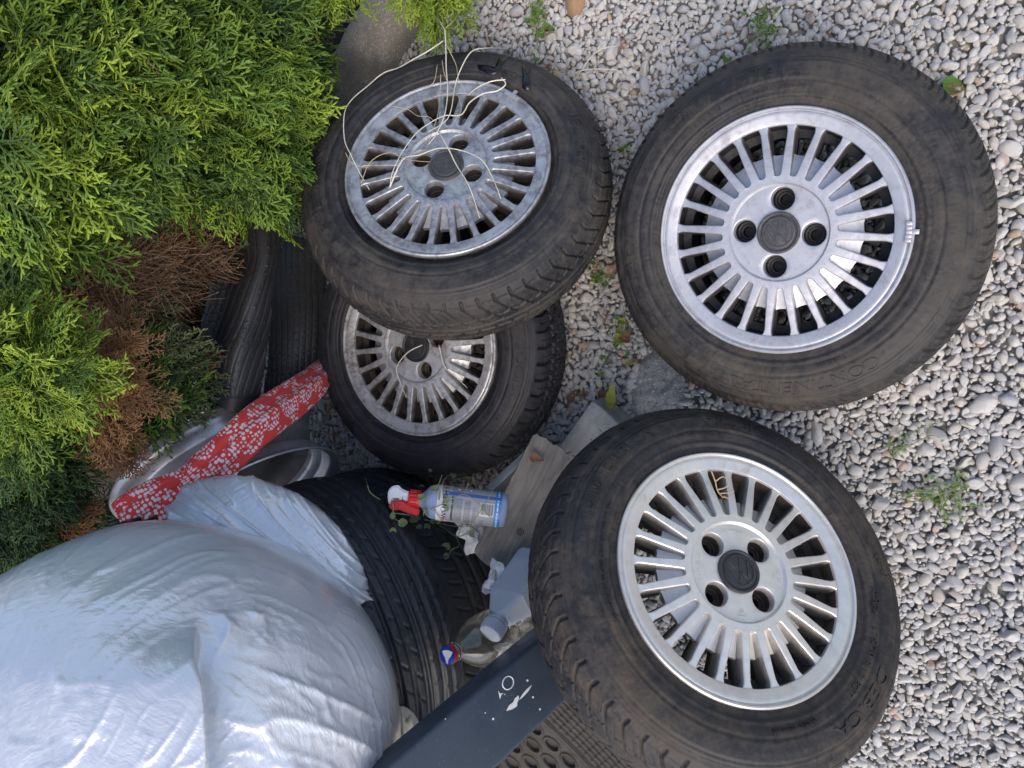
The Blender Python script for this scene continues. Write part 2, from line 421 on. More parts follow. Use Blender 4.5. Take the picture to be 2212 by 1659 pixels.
def ring_mesh(r0f, z0, r1f, z1, n=480, thick=.008, steps=5):
    th = np.linspace(0, 2 * np.pi, n, endpoint=False); V = []
    ks = np.linspace(0, 1, steps)
    R0 = r0f(th); R1 = r1f(th)
    cols = [(R0 + (R1 - R0) * k, z0 + (z1 - z0) * k) for k in ks]
    cols = [(R0, z0 - thick)] + cols + [(R1, z1 - .0008), (R1, z1 - thick)]
    V = np.stack([np.stack([c[0] * np.cos(th), c[0] * np.sin(th), np.full(n, c[1])], -1) for c in cols], 1).reshape(-1, 3)
    return V, gridfaces(n, len(cols), wrap_n=True)
def phi(th): return np.abs(((th + HA) % (2 * HA)) - HA) / HA    # 0 at a spoke's axis, 1 mid slot
def build_rim_mesh(name):
    VV, FF, MI = [], [], []
    def add(V, F, mi=0):
        b = sum(len(v) for v in VV); VV.append(np.asarray(V, float)); FF.extend([tuple(int(i) + b for i in f) for f in F]); MI.extend([mi] * len(F))
    # rolled lip, outer face ring, inner wall
    lip = [(.1790, -.012), (.1828, -.0075), (.1835, -.0030), (.1830, .0002), (.1812, .0017), (.1792, .0014), (.1778, -.0002), (.1772, -.0022), (.1762, -.0024), (.1752, -.0014),
           (.1740, -.0010), (.170, -.0018), (.163, -.0034), (.1590, -.0044), (.1574, -.0050), (.1567, -.0062), (.1563, -.010)]
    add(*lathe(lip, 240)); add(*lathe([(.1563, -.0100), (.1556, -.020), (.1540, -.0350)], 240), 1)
    # pocket floors: sloping panel, window, outer floor
    V, F = ring_mesh(lambda t: 0 * t + .0805, -.0085, lambda t: .1160 + .0070 * (1 - phi(t)) ** 3, -.0240)
    add(V, F)
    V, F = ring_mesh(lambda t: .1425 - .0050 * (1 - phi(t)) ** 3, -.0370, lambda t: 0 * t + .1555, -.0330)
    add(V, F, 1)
    # webs between the vent windows
    for k in range(NS):
        a_ = 2 * HA * k; V_, F_ = [], []
        for (r_, w_) in ((.106, .0068), (.118, .0072), (.130, .0074), (.148, .0080)):
            for y_, z_ in ((-w_, -.046), (-w_, -.0325), (w_, -.0325), (w_, -.046)):
                V_.append((r_ * math.cos(a_) - y_ * math.sin(a_), r_ * math.sin(a_) + y_ * math.cos(a_), z_ + k * 0))
        for i_ in range(3):
            for j_ in range(3): F_.append((i_ * 4 + j_, (i_ + 1) * 4 + j_, (i_ + 1) * 4 + j_ + 1, i_ * 4 + j_ + 1))
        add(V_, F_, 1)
    # barrel behind
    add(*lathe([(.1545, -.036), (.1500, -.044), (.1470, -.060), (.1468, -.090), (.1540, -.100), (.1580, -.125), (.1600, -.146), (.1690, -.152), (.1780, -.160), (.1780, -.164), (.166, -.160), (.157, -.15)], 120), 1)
    # hub: step ring, disc with four bolt holes
    add(*lathe([(.0737, .00005), (.0728, -.0008), (.0712, -.0042), (.0705, -.0046)], 240))
    hr, hc = .0172, .0505
    for q in range(4):
        a0 = q * math.pi / 2; n = 24
        def pol(r, a): return np.array([r * math.cos(a), r * math.sin(a)])
        outer = [pol(.0706, a) for a in np.linspace(-math.pi / 4, math.pi / 4, n, endpoint=False)] + [pol(r, math.pi / 4) for r in np.linspace(.0706, .029, n, endpoint=False)] + \
                [pol(.029, a) for a in np.linspace(math.pi / 4, -math.pi / 4, n, endpoint=False)] + [pol(r, -math.pi / 4) for r in np.linspace(.029, .0706, n, endpoint=False)]
        outer = np.array(outer); c = np.array([hc, 0]); d = outer - c; ang = np.arctan2(d[:, 1], d[:, 0])
        dirs = np.stack([np.cos(ang), np.sin(ang)], -1)
        L = []
        for k in (1, .6, .25): L.append((outer * k + (c + dirs * (hr + .0012)) * (1 - k), -.0046))
        for rr_, z in ((hr + .0012, -.0046), (hr + .0004, -.0050), (hr, -.0058), (hr - .0008, -.018), (hr - .0018, -.030), (hr - .0045, -.031), (hr - .0055, -.0335), (.0085, -.034), (.0082, -.048)):
            L.append((c + dirs * rr_, z))
        pts = np.stack([np.concatenate([l[0], np.full((len(outer), 1), l[1])], 1) for l in L], 1)
        ca, sa = math.cos(a0), math.sin(a0)
        x = pts[..., 0] * ca - pts[..., 1] * sa; y = pts[..., 0] * sa + pts[..., 1] * ca
        pts = np.stack([x, y, pts[..., 2]], -1).reshape(-1, 3)
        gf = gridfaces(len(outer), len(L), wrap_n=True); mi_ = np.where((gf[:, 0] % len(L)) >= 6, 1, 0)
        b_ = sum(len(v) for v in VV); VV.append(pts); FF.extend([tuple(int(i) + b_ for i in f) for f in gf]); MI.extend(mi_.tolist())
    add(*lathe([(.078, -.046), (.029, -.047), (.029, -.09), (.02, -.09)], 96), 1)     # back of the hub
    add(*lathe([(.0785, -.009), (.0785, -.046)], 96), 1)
    me = mesh(name, np.concatenate(VV), FF)
    me.polygons.foreach_set('material_index', np.array(MI, np.int32))
    bm = bmesh.new(); bm.from_mesh(me); bmesh.ops.recalc_face_normals(bm, faces=bm.faces); bm.to_mesh(me); bm.free()
    me.shade_smooth(); me.set_sharp_from_angle(angle=R(38)); return me
SPOKE = spoke_mesh(); RIM = build_rim_mesh('rim')
CAPV, CAPF = lathe([(.0312, -.006), (.0314, -.0005), (.0306, .0010), (.0288, .0014), (.0272, .0008), (.0262, -.0006), (.0250, -.0006), (.0243, .0008), (.0232, .0012), (0.0001, .0012)], 96)
def emblem_mesh():
    bm = bmesh.new()
    def bar(p, q, w):
        p, q = Vector((*p, 0)), Vector((*q, 0)); d = (q - p); L = d.length
        boxbm(bm, ((p + q) / 2 + Vector((0, 0, .0016))), (L, w, .0012), Matrix.Rotation(math.atan2(d.y, d.x), 3, 'Z'))
    s = .0208
    # circle with V over W
    for k in range(48):
        a, b = 2 * math.pi * k / 48, 2 * math.pi * (k + 1.02) / 48
        bar((.0214 * math.cos(a), .0214 * math.sin(a)), (.0214 * math.cos(b), .0214 * math.sin(b)), .0022)
    w = .0032
    bar((-.0085, .0185), (-.0005, .0030), w); bar((.0085, .0185), (.0005, .0030), w)
    bar((-.0172, .0105), (-.0078, -.0175), w); bar((-.0078, -.0175), (0, -.0010), w); bar((0, -.0010), (.0078, -.0175), w); bar((.0078, -.0175), (.0172, .0105), w)
    return bm2me(bm, 'emblem', True, 30)
EMB = emblem_mesh()

def make_wheel(c, n, lug, alu, barrel, rub, kind, npitch, capmat, texts, hubtexts, label, emb=True, emb_ang=0, stem_ang=None, gap=0):
    c = np.array(c, float); n = np.array(n, float); n /= np.linalg.norm(n)
    a = np.cross(n, [0, 1, 0]); a /= np.linalg.norm(a); b = np.cross(n, a)
    x = a * math.cos(R(lug)) + b * math.sin(R(lug)); y = np.cross(n, x)
    m = Matrix((d2w(x), d2w(y), d2w(n))).transposed().to_4x4(); m.translation = c2w(c)
    e = empty('car_wheel', m, label, 'wheel', 'old alloy car wheels with tyres lying on the gravel')
    ty, zf = make_tyre('tyre', rub, kind, e, npitch=npitch, flat=gap)
    if texts:
        o = link('lettering', ring_text([(t_, r_, h_, a_ + 180, s_, i_) for t_, r_, h_, a_, s_, i_ in texts], lambda r: zf(r) + .0003, .0012), rub, ty); o['kind'] = 'stuff'
    hairs(None, ty, rub, seed=int(lug))
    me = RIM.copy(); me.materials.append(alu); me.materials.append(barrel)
    rim = link('rim', me, None, e)
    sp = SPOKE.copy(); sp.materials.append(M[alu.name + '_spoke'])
    for k in range(NS):
        s = link('spoke', sp, None, rim); s.rotation_euler = (0, 0, 2 * HA * k)
    cap = link('centre_cap', mesh('centre_cap', CAPV, CAPF[:, ::-1], sharp=35, mat=capmat), None, rim)
    if emb:
        em = EMB.copy(); em.materials.append(capmat)
        eo = link('emblem', em, None, rim); eo.rotation_euler = (0, 0, R(emb_ang))
    if hubtexts:
        o = link('cast_lettering', ring_text(hubtexts, lambda r: r * 0 - .0046, .0006), alu, rim); o['kind'] = 'stuff'
    if stem_ang is not None:
        V, F = lathe([(.0001, .030), (.0036, .030), (.0040, .028), (.0040, .017), (.0033, .016), (.0033, .008), (.0060, .002), (.0066, 0)], 20)
        st = link('valve_stem', mesh('valve_stem', V, F[:, ::-1], sharp=35, mat=M['valve']), None, rim)
        aa = R(stem_ang + 180); st.location = (.146 * math.cos(aa), .146 * math.sin(aa), -.052)
        st.rotation_euler = Euler((0, R(-24), aa), 'XYZ')
    return e, m

HUBT = [('321 601 025 G', .0590, .0052, 315, 1.0, False), ('5\u00bdJ x 13 H2', .0590, .0052, 45, 1.0, False), ('E1 38', .0610, .0052, 225, 1.0, False), ('IIL', .0535, .0052, 225, 1.2, False)]
def hub_logo(ang):   # four linked rings over a round mark, cast small
    bm = bmesh.new()
    def ringat(cx, cy, r, w):
        N = 20
        for k in range(N):
            a0, a1 = 2 * math.pi * k / N, 2 * math.pi * (k + 1.05) / N
            p = Vector((cx + r * math.cos(a0), cy + r * math.sin(a0), 0)); q = Vector((cx + r * math.cos(a1), cy + r * math.sin(a1), 0)); d = q - p
            boxbm(bm, (p + q) / 2, (d.length, w, .001), Matrix.Rotation(math.atan2(d.y, d.x), 3, 'Z'))
    for i in range(4): ringat((i - 1.5) * .0032, .0028, .0022, .0006)
    ringat(0, -.0028, .0030, .0007)
    for p, q in (((-.0012, -.0004), (0, -.0028)), ((.0012, -.0004), (0, -.0028)), ((-.0022, -.0022), (-.0010, -.0052)), ((-.0010, -.0052), (0, -.003)), ((0, -.003), (.0010, -.0052)), ((.0010, -.0052), (.0022, -.0022))):
        p, q = Vector((*p, 0)), Vector((*q, 0)); d = q - p
        boxbm(bm, (p + q) / 2, (d.length, .0006, .001), Matrix.Rotation(math.atan2(d.y, d.x), 3, 'Z'))
    me = bm2me(bm, 'cast_logo'); 
    a = R(ang); me.transform(Matrix.Translation((.058 * math.cos(a), .058 * math.sin(a), -.0045)) @ Matrix.Rotation(a - math.pi / 2, 4, 'Z')); return me
def ang_of(spec_img, lug): return spec_img - lug

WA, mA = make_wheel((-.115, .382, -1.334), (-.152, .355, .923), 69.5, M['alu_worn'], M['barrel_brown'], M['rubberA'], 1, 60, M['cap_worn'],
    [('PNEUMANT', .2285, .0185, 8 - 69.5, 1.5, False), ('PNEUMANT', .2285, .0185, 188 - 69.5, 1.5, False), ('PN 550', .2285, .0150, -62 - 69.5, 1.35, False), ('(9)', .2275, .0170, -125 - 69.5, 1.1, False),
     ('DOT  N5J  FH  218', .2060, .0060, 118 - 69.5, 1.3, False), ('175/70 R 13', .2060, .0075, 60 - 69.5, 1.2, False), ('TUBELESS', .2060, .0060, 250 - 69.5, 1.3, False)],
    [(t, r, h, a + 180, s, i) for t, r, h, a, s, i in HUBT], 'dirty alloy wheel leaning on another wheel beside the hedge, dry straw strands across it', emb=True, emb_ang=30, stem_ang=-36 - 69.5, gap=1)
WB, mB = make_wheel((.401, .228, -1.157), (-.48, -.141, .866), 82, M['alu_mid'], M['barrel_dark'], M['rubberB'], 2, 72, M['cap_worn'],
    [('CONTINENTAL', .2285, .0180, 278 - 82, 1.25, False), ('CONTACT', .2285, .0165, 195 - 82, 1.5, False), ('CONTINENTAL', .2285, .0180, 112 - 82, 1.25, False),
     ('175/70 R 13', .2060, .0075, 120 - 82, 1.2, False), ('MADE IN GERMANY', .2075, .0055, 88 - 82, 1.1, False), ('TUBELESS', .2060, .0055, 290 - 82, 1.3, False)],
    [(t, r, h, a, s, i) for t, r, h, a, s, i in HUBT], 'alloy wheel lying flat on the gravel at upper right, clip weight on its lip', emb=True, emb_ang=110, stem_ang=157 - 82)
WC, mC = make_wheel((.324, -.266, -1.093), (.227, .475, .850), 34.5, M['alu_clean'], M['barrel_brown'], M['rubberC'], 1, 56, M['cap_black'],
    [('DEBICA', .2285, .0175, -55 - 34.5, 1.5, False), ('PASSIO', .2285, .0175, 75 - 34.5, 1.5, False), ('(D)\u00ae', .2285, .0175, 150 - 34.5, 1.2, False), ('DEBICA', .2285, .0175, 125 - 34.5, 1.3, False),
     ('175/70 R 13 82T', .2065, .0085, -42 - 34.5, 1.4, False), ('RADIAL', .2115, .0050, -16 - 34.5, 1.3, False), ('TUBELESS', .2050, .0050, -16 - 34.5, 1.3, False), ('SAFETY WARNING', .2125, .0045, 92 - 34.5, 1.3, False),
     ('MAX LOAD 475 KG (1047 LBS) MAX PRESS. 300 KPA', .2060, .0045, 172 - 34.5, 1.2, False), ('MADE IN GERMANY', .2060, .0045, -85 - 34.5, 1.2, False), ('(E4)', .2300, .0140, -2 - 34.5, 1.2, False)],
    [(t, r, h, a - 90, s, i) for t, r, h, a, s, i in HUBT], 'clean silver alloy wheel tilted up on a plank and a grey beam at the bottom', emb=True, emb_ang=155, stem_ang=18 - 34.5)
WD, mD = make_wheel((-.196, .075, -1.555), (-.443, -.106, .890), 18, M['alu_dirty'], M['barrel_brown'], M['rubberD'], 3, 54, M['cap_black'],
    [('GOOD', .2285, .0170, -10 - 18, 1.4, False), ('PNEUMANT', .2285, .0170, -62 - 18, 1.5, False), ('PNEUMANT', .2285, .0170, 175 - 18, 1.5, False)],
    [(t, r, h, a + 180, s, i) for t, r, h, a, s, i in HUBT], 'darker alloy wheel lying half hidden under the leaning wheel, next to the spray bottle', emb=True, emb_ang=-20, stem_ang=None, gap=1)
for wobj, ang, al in ((WB, 135, 'alu_mid'), (WC, 45, 'alu_clean'), (WA, 315, 'alu_worn')):
    rim = [ch for ch in wobj.children if ch.name.startswith('rim')][0]
    link('cast_logo', hub_logo(ang), M[al], rim)
# balance weights clipped on two lips
for wobj, ang in ((WA, 232 - 69.5), (WB, 175 - 82)):
    rim = [ch for ch in wobj.children if ch.name.startswith('rim')][0]
    bm = bmesh.new()
    for k in range(5):
        a = R(ang + (k - 2) * 1.9)
        boxbm(bm, (.1755 * math.cos(a), .1755 * math.sin(a), .0012), (.0085, .0062, .0052), Matrix.Rotation(a, 3, 'Z'), .0012)
    a = R(ang); boxbm(bm, (.1838 * math.cos(a), .1838 * math.sin(a), .0008), (.010, .007, .0035), Matrix.Rotation(a, 3, 'Z'), .0008)
    link('balance_weight', bm2me(bm, 'balance_weight'), M['lead'], rim)

# ================================================================== THE GROUND
def gz(x, y):       # gentle swells of the gravel bed
    return vn(np.asarray(x) * 1.6, np.asarray(y) * 1.6, 3.3) * .012 + vn(np.asarray(x) * 5, np.asarray(y) * 5, 9.1) * .005
K0, K1 = atz(905, -40, 0), atz(690, 330, 0)       # the kerb's line on the ground
kd = (K1 - K0); kd.z = 0; kd.normalize(); kn = Vector((-kd.y, kd.x, 0))
if kn.dot(atz(400, 200, 0) - K0) < 0: kn = -kn      # kn points to the hedge bed
def bedside(x, y): return (x - K0.x) * kn.x + (y - K0.y) * kn.y      # >0: hedge bed

n = 340
xs = np.linspace(-60, 60, 5); 
gx = np.unique(np.r_[-60, -25, -8, np.linspace(-3, 3.6, n), 8, 25, 60]); X, Y = np.meshgrid(gx, gx + 1.0, indexing='ij')
m, nt_, b = newmat('sandy_ground'); T = NT(nt_); o = T.obj()
c = T.mix(T.noise(o, 60, 8, .7), (.42, .41, .385), (.28, .27, .25)); c = T.mix(T.map(T.noise(o, 900, 3), .45, .6, 0, 1), c, (.26, .25, .24))
T.l(c, b.inputs['Base Color']); b.inputs['Roughness'].default_value = .95; T.bump(T.noise(o, 500, 5), .6, .004, b)
tag(link('ground', mesh('ground', np.stack([X, Y, gz(X, Y) - .0125], -1).reshape(-1, 3), gridfaces(*X.shape), mat=m)), kind='structure')

# hedge bed: dark soil with needle litter
BX = (-2.6, .5)
m, nt_, b = newmat('soil'); T = NT(nt_); o = T.obj()
c = T.mix(T.noise(o, 40, 8, .75), (.045, .028, .018), (.018, .012, .009)); c = T.mix(T.map(T.noise(o, 260, 4, .6, 2), .56, .62, 0, 1), c, (.14, .075, .04))
T.l(c, b.inputs['Base Color']); b.inputs['Roughness'].default_value = .95; T.bump(T.noise(o, 200, 6), 1, .012, b)
A_, B_ = np.meshgrid(np.linspace(-2, 3.5, 90), np.linspace(.02, 3.2, 60), indexing='ij')
px = K0.x + kd.x * A_ + kn.x * B_; py = K0.y + kd.y * A_ + kn.y * B_
tag(link('soil', mesh('soil', np.stack([px, py, gz(px, py) + .012 + np.clip(B_ * .2, 0, .05) + vn(px * 14, py * 14) * .012], -1).reshape(-1, 3), gridfaces(90, 60), mat=m)), kind='structure')

q0, q1 = atz(300, 1090, 0), atz(430, 800, 0); xs_ = np.linspace(-2.4, q1.x + .5, 80)[:, None]; kk_ = np.linspace(0, 2.6, 70)[None, :]
ys_ = q0.y + (xs_ - q0.x) * (q1.y - q0.y) / (q1.x - q0.x) + kk_ + 0 * xs_; xs2 = xs_ + 0 * kk_
tag(link('soil', mesh('soil', np.stack([xs2, ys_, gz(xs2, ys_) + .016 + vn(xs2 * 14, ys_ * 14) * .010 - (kk_ < .03) * .02], -1).reshape(-1, 3), gridfaces(80, 70), mat=m)), kind='structure')
# ------------------------------------------------------------------ instances built from a point cloud
def template(name, me):      # unlinked source object
    return bpy.data.objects.new(name, me)
def instancer(name, P, ROT, SC, IDX, temps, parent=None):
    me = bpy.data.meshes.new(name); me.vertices.add(len(P)); me.vertices.foreach_set('co', np.asarray(P, np.float32).ravel())
    for nm, arr in (('rot', ROT), ('scl', SC)):
        a = me.attributes.new(nm, 'FLOAT_VECTOR', 'POINT'); a.data.foreach_set('vector', np.asarray(arr, np.float32).ravel())
    a = me.attributes.new('idx', 'INT', 'POINT'); a.data.foreach_set('value', np.asarray(IDX, np.int32))
    o = bpy.data.objects.new(name, me); COL.objects.link(o)
    if parent: o.parent = parent
    g = bpy.data.node_groups.new(name, 'GeometryNodeTree')
    g.interface.new_socket('Geometry', in_out='INPUT', socket_type='NodeSocketGeometry'); g.interface.new_socket('Geometry', in_out='OUTPUT', socket_type='NodeSocketGeometry')
    i = g.nodes.new('NodeGroupInput'); out = g.nodes.new('NodeGroupOutput'); ip = g.nodes.new('GeometryNodeInstanceOnPoints'); j = g.nodes.new('GeometryNodeJoinGeometry')
    for t in reversed(temps):
        oi = g.nodes.new('GeometryNodeObjectInfo'); oi.inputs['Object'].default_value = t; oi.inputs['As Instance'].default_value = True
        g.links.new(oi.outputs['Geometry'], j.inputs[0])
    g.links.new(i.outputs[0], ip.inputs['Points']); g.links.new(j.outputs[0], ip.inputs['Instance']); ip.inputs['Pick Instance'].default_value = True
    for nm, ty, sock in (('rot', 'FLOAT_VECTOR', 'Rotation'), ('scl', 'FLOAT_VECTOR', 'Scale'), ('idx', 'INT', 'Instance Index')):
        na = g.nodes.new('GeometryNodeInputNamedAttribute'); na.data_type = ty; na.inputs['Name'].default_value = nm
        g.links.new(na.outputs[0], ip.inputs[sock])
    g.links.new(ip.outputs[0], out.inputs[0])
    md = o.modifiers.new('instances', 'NODES'); md.node_group = g
    o['kind'] = 'stuff'; return o

# pebbles ----------------------------------------------------------
m, nt_, b = newmat('pebble'); T = NT(nt_); o = T.obj()
rnd = T.n('ShaderNodeObjectInfo').outputs['Random']
base = T.ramp(rnd, [(0, (.47, .46, .45)), (.14, (.56, .55, .53)), (.26, (.40, .40, .41)), (.38, (.52, .50, .46)), (.50, (.56, .55, .53)), (.60, (.46, .44, .42)), (.70, (.54, .53, .52)), (.80, (.44, .41, .37)), (.86, (.54, .51, .46)), (.92, (.41, .41, .43)), (.965, (.40, .31, .22)), (.985, (.46, .35, .30))], 'CONSTANT')
ov = T.n('ShaderNodeVectorMath', operation='ADD'); T.l(o, ov.inputs[0]); cx = T.n('ShaderNodeCombineXYZ'); T.l(T.math('MULTIPLY', rnd, 97), cx.inputs[0]); T.l(T.math('MULTIPLY', rnd, 31), cx.inputs[1]); T.l(cx.outputs[0], ov.inputs[1]); o = ov.outputs[0]
n1 = T.noise(o, 1.6, 5, .65, .8); n2 = T.noise(o, 6, 6, .7)
c = T.mix(T.map(n1, .35, .65, 0, .55), base, T.mix(.5, base, (.30, .29, .28)))
c = T.mix(.12, c, (.14, .125, .105)); c = T.mix(T.map(n2, .58, .68, 0, .45), c, (.60, .58, .55)); c = T.mix(T.map(n2, .30, .38, .35, 0), c, (.24, .23, .22))
T.l(c, b.inputs['Base Color']); b.inputs['Roughness'].default_value = .62; b.inputs['Specular IOR Level'].default_value = .35
T.bump(T.math('ADD', n2, T.noise(o, 20, 4)), .25, .08, b)
M['pebble'] = m
def pebble(seed):
    rr = random.Random(seed); bm = bmesh.new(); bmesh.ops.create_icosphere(bm, subdivisions=3, radius=1)
    planes = [(Vector((rr.gauss(0, 1), rr.gauss(0, 1), rr.gauss(0, 1))).normalized(), rr.uniform(.62, .86)) for _ in range(rr.choice((4, 6, 9)))]
    off = Vector((rr.random() * 9, rr.random() * 9, 0))
    for v in bm.verts:
        p = v.co.copy()
        for nrm, dd in planes:
            e = p.dot(nrm) - dd
            if e > 0: p -= nrm * e * .88
        p *= 1 + .10 * noise.noise(p * 1.4 + off) + .03 * noise.noise(p * 4 + off)
        v.co = Vector((p.x * 1.05, p.y * rr.uniform(.80, .801), p.z * .68))
    me = bm2me(bm, 'pebble', True, 75); me.materials.append(M['pebble']); return me
PT = [template('pebble', pebble(i)) for i in range(10)]
def darts(region, sizes, tries, seed, keep):
    """poisson-like scatter: sizes = list of (radius mean, spread); returns x,y,r"""
    rr = np.random.default_rng(seed); x0, x1, y0, y1 = region; cell = .02; grid = {}; out = []
    for (rm, rsd, nt2) in sizes:
        PX = rr.uniform(x0, x1, nt2); PY = rr.uniform(y0, y1, nt2); PR = np.clip(rr.normal(rm, rsd, nt2), rm * .7, rm * 1.6)
        for x, y, r in zip(PX.tolist(), PY.tolist(), PR.tolist()):
            ci, cj = int(x // cell), int(y // cell); ok = True
            for a in (ci - 1, ci, ci + 1):
                for b2 in (cj - 1, cj, cj + 1):
                    for q in grid.get((a, b2), ()):
                        if (q[0] - x) ** 2 + (q[1] - y) ** 2 < ((q[2] + r) * .77) ** 2: ok = False; break
                    if not ok: break
                if not ok: break
            if ok: grid.setdefault((ci, cj), []).append((x, y, r)); out.append((x, y, r))
    return np.array(out)
REG = (-1.2, 1.2, -.55, 2.1)
SL = atz(1420, 880, 0)      # a crusted patch of spilled concrete
def on_slab(x, y):
    q = c2w(0 * ray(0, 0)); return ((x - SL.x) / .13) ** 2 + ((y - SL.y) / .055) ** 2
B2a, B2b = atz(300, 1090, 0), atz(430, 800, 0)
def bed2(x): return B2a.y + (x - B2a.x) * (B2b.y - B2a.y) / (B2b.x - B2a.x)
def layer(sizes, seed, zoff):
    D = darts(REG, sizes, 0, seed, None)
    k = (bedside(D[:, 0], D[:, 1]) < -.0) & (D[:, 1] < bed2(D[:, 0])); D = D[k]
    k = (on_slab(D[:, 0], D[:, 1]) > .6 + .6 * np.random.default_rng(3).random(len(D))) | (D[:, 2] < .0036); D = D[k]
    z = gz(D[:, 0], D[:, 1]) + zoff + D[:, 2] * .12
    return D, z
r2 = np.random.default_rng(5)
D1, z1 = layer([(.0130, .002, 900), (.0092, .0015, 16000), (.0068, .001, 40000), (.0046, .0006, 90000), (.0031, .0004, 120000)], 11, -.001)
D2, z2 = layer([(.0085, .001, 14000), (.0060, .0008, 50000), (.0042, .0006, 60000)], 12, -.0015)
D = np.concatenate([D1, D2]); z = np.concatenate([z1, z2]); nn = len(D)
rot = np.stack([r2.normal(0, .28, nn), r2.normal(0, .28, nn), r2.uniform(0, 6.28, nn)], -1)
scl = D[:, 2:3] * np.stack([r2.uniform(.95, 1.35, nn), r2.uniform(.85, 1.1, nn), r2.uniform(.8, 1.25, nn)], -1)
instancer('gravel', np.stack([D[:, 0], D[:, 1], z], -1), rot, scl, r2.integers(0, 10, nn), PT)

# crusted concrete on the gravel
m = simple('crust_concrete', (.42, .42, .41), .9, 0, .2, 240, 1.0, 500, col2=(.22, .22, .22), dirt=(.12, .12, .12), dscale=190, dthr=.55)
U_, V_ = np.meshgrid(np.linspace(-1, 1, 90), np.linspace(-1, 1, 60), indexing='ij')
px = SL.x + U_ * .15; py = SL.y + V_ * .07; rr_ = np.hypot(U_, V_)
pz = gz(px, py) - .003 + .002 * (1 - rr_ ** 4) + vn(px * 60, py * 60) * .003 + vn(px * 160, py * 160, 2) * .0018 - sst(.75, 1.2, rr_ + .2 * vn(px * 20, py * 20)) * .03
tag(link('concrete_patch', mesh('concrete_patch', np.stack([px, py, pz], -1).reshape(-1, 3), gridfaces(90, 60), mat=m)), kind='structure')

# kerb -------------------------------------------------------------
m, nt_, b = newmat('kerb_concrete'); T = NT(nt_); o = T.obj()
c = T.mix(T.noise(o, 12, 8, .7), (.30, .275, .235), (.17, .155, .135)); c = T.mix(T.map(T.noise(o, 300, 3), .56, .64, 0, .9), c, (.48, .45, .39)); c = T.mix(T.map(T.noise(o, 200, 4), .60, .68, 0, .6), c, (.06, .055, .05)); c = T.mix(T.map(T.noise(o, 5, 6, .7), .52, .66, 0, .7), c, (.09, .085, .08))
T.l(c, b.inputs['Base Color']); b.inputs['Roughness'].default_value = .9; T.bump(T.noise(o, 300, 6, .7), .6, .003, b)
M['kerb'] = m
prof = [(-.070, -.05), (-.068, .030), (-.060, .052), (-.040, .066), (-.010, .074), (.020, .074), (.042, .066), (.052, .050), (.054, -.05)]
pp = [Vector((a, 0, b2)) for a, b2 in prof]; pp = crom(pp, 3); VV = []; N_ = 120; KL = (K1 - K0).length + .12
for i in range(N_):
    s = -.55 + (KL + .55) * i / (N_ - 1)
    for p in pp:
        w = K0 + kd * s - kn * p.x * -1 + Vector((0, 0, p.z)); h = vn(w.x * 30, w.y * 30, w.z * 30) * .0022 + vn(w.x * 90, w.y * 90, w.z * 90) * .0008
        VV.append((w.x + kn.x * h, w.y + kn.y * h, w.z + float(h)))
k_o = link('kerb', mesh('kerb', VV, gridfaces(N_, len(pp)), mat=M['kerb'])); tag(k_o, 'rounded concrete kerb between the hedge bed and the gravel, above the leaning wheel', 'kerb')

# ================================================================== THE HEDGE
def leaf_mat(name, dark, light, rough=.5, trans=.25):
    m, nt, b = newmat(name); T = NT(nt)
    at_ = T.n('ShaderNodeAttribute', attribute_name='tip'); rnd = T.n('ShaderNodeObjectInfo').outputs['Random']
    f = T.math('ADD', T.math('MULTIPLY', at_.outputs['Fac'], .75), T.math('MULTIPLY', T.math('SUBTRACT', rnd, .5), .85))
    c = T.mix(T.map(f, 0, .85, 0, 1), dark, light)
    T.l(c, b.inputs['Base Color']); b.inputs['Roughness'].default_value = rough; b.inputs['Specular IOR Level'].default_value = .35
    tr = T.n('ShaderNodeBsdfTranslucent'); T.l(c, tr.inputs[0]); mx = T.n('ShaderNodeMixShader'); mx.inputs[0].default_value = trans
    T.l(b.outputs[0], mx.inputs[1]); T.l(tr.outputs[0], mx.inputs[2])
    out = [x for x in nt.nodes if x.type == 'OUTPUT_MATERIAL'][0]; T.l(mx.outputs[0], out.inputs[0]); return m
M['leaf_bright'] = leaf_mat('leaf_bright', (.075, .145, .018), (.320, .440, .050))
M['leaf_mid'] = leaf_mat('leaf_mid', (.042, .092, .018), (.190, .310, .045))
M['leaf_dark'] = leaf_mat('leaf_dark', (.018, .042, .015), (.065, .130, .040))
M['leaf_dull'] = leaf_mat('leaf_dull', (.035, .055, .022), (.20, .22, .10))
M['leaf_brown'] = leaf_mat('leaf_brown', (.19, .092, .042), (.46, .25, .12), .8, .1)
M['twig'] = simple('twig', (.36, .225, .13), .85, 0, .4, 60, .3, 300, col2=(.18, .10, .055))

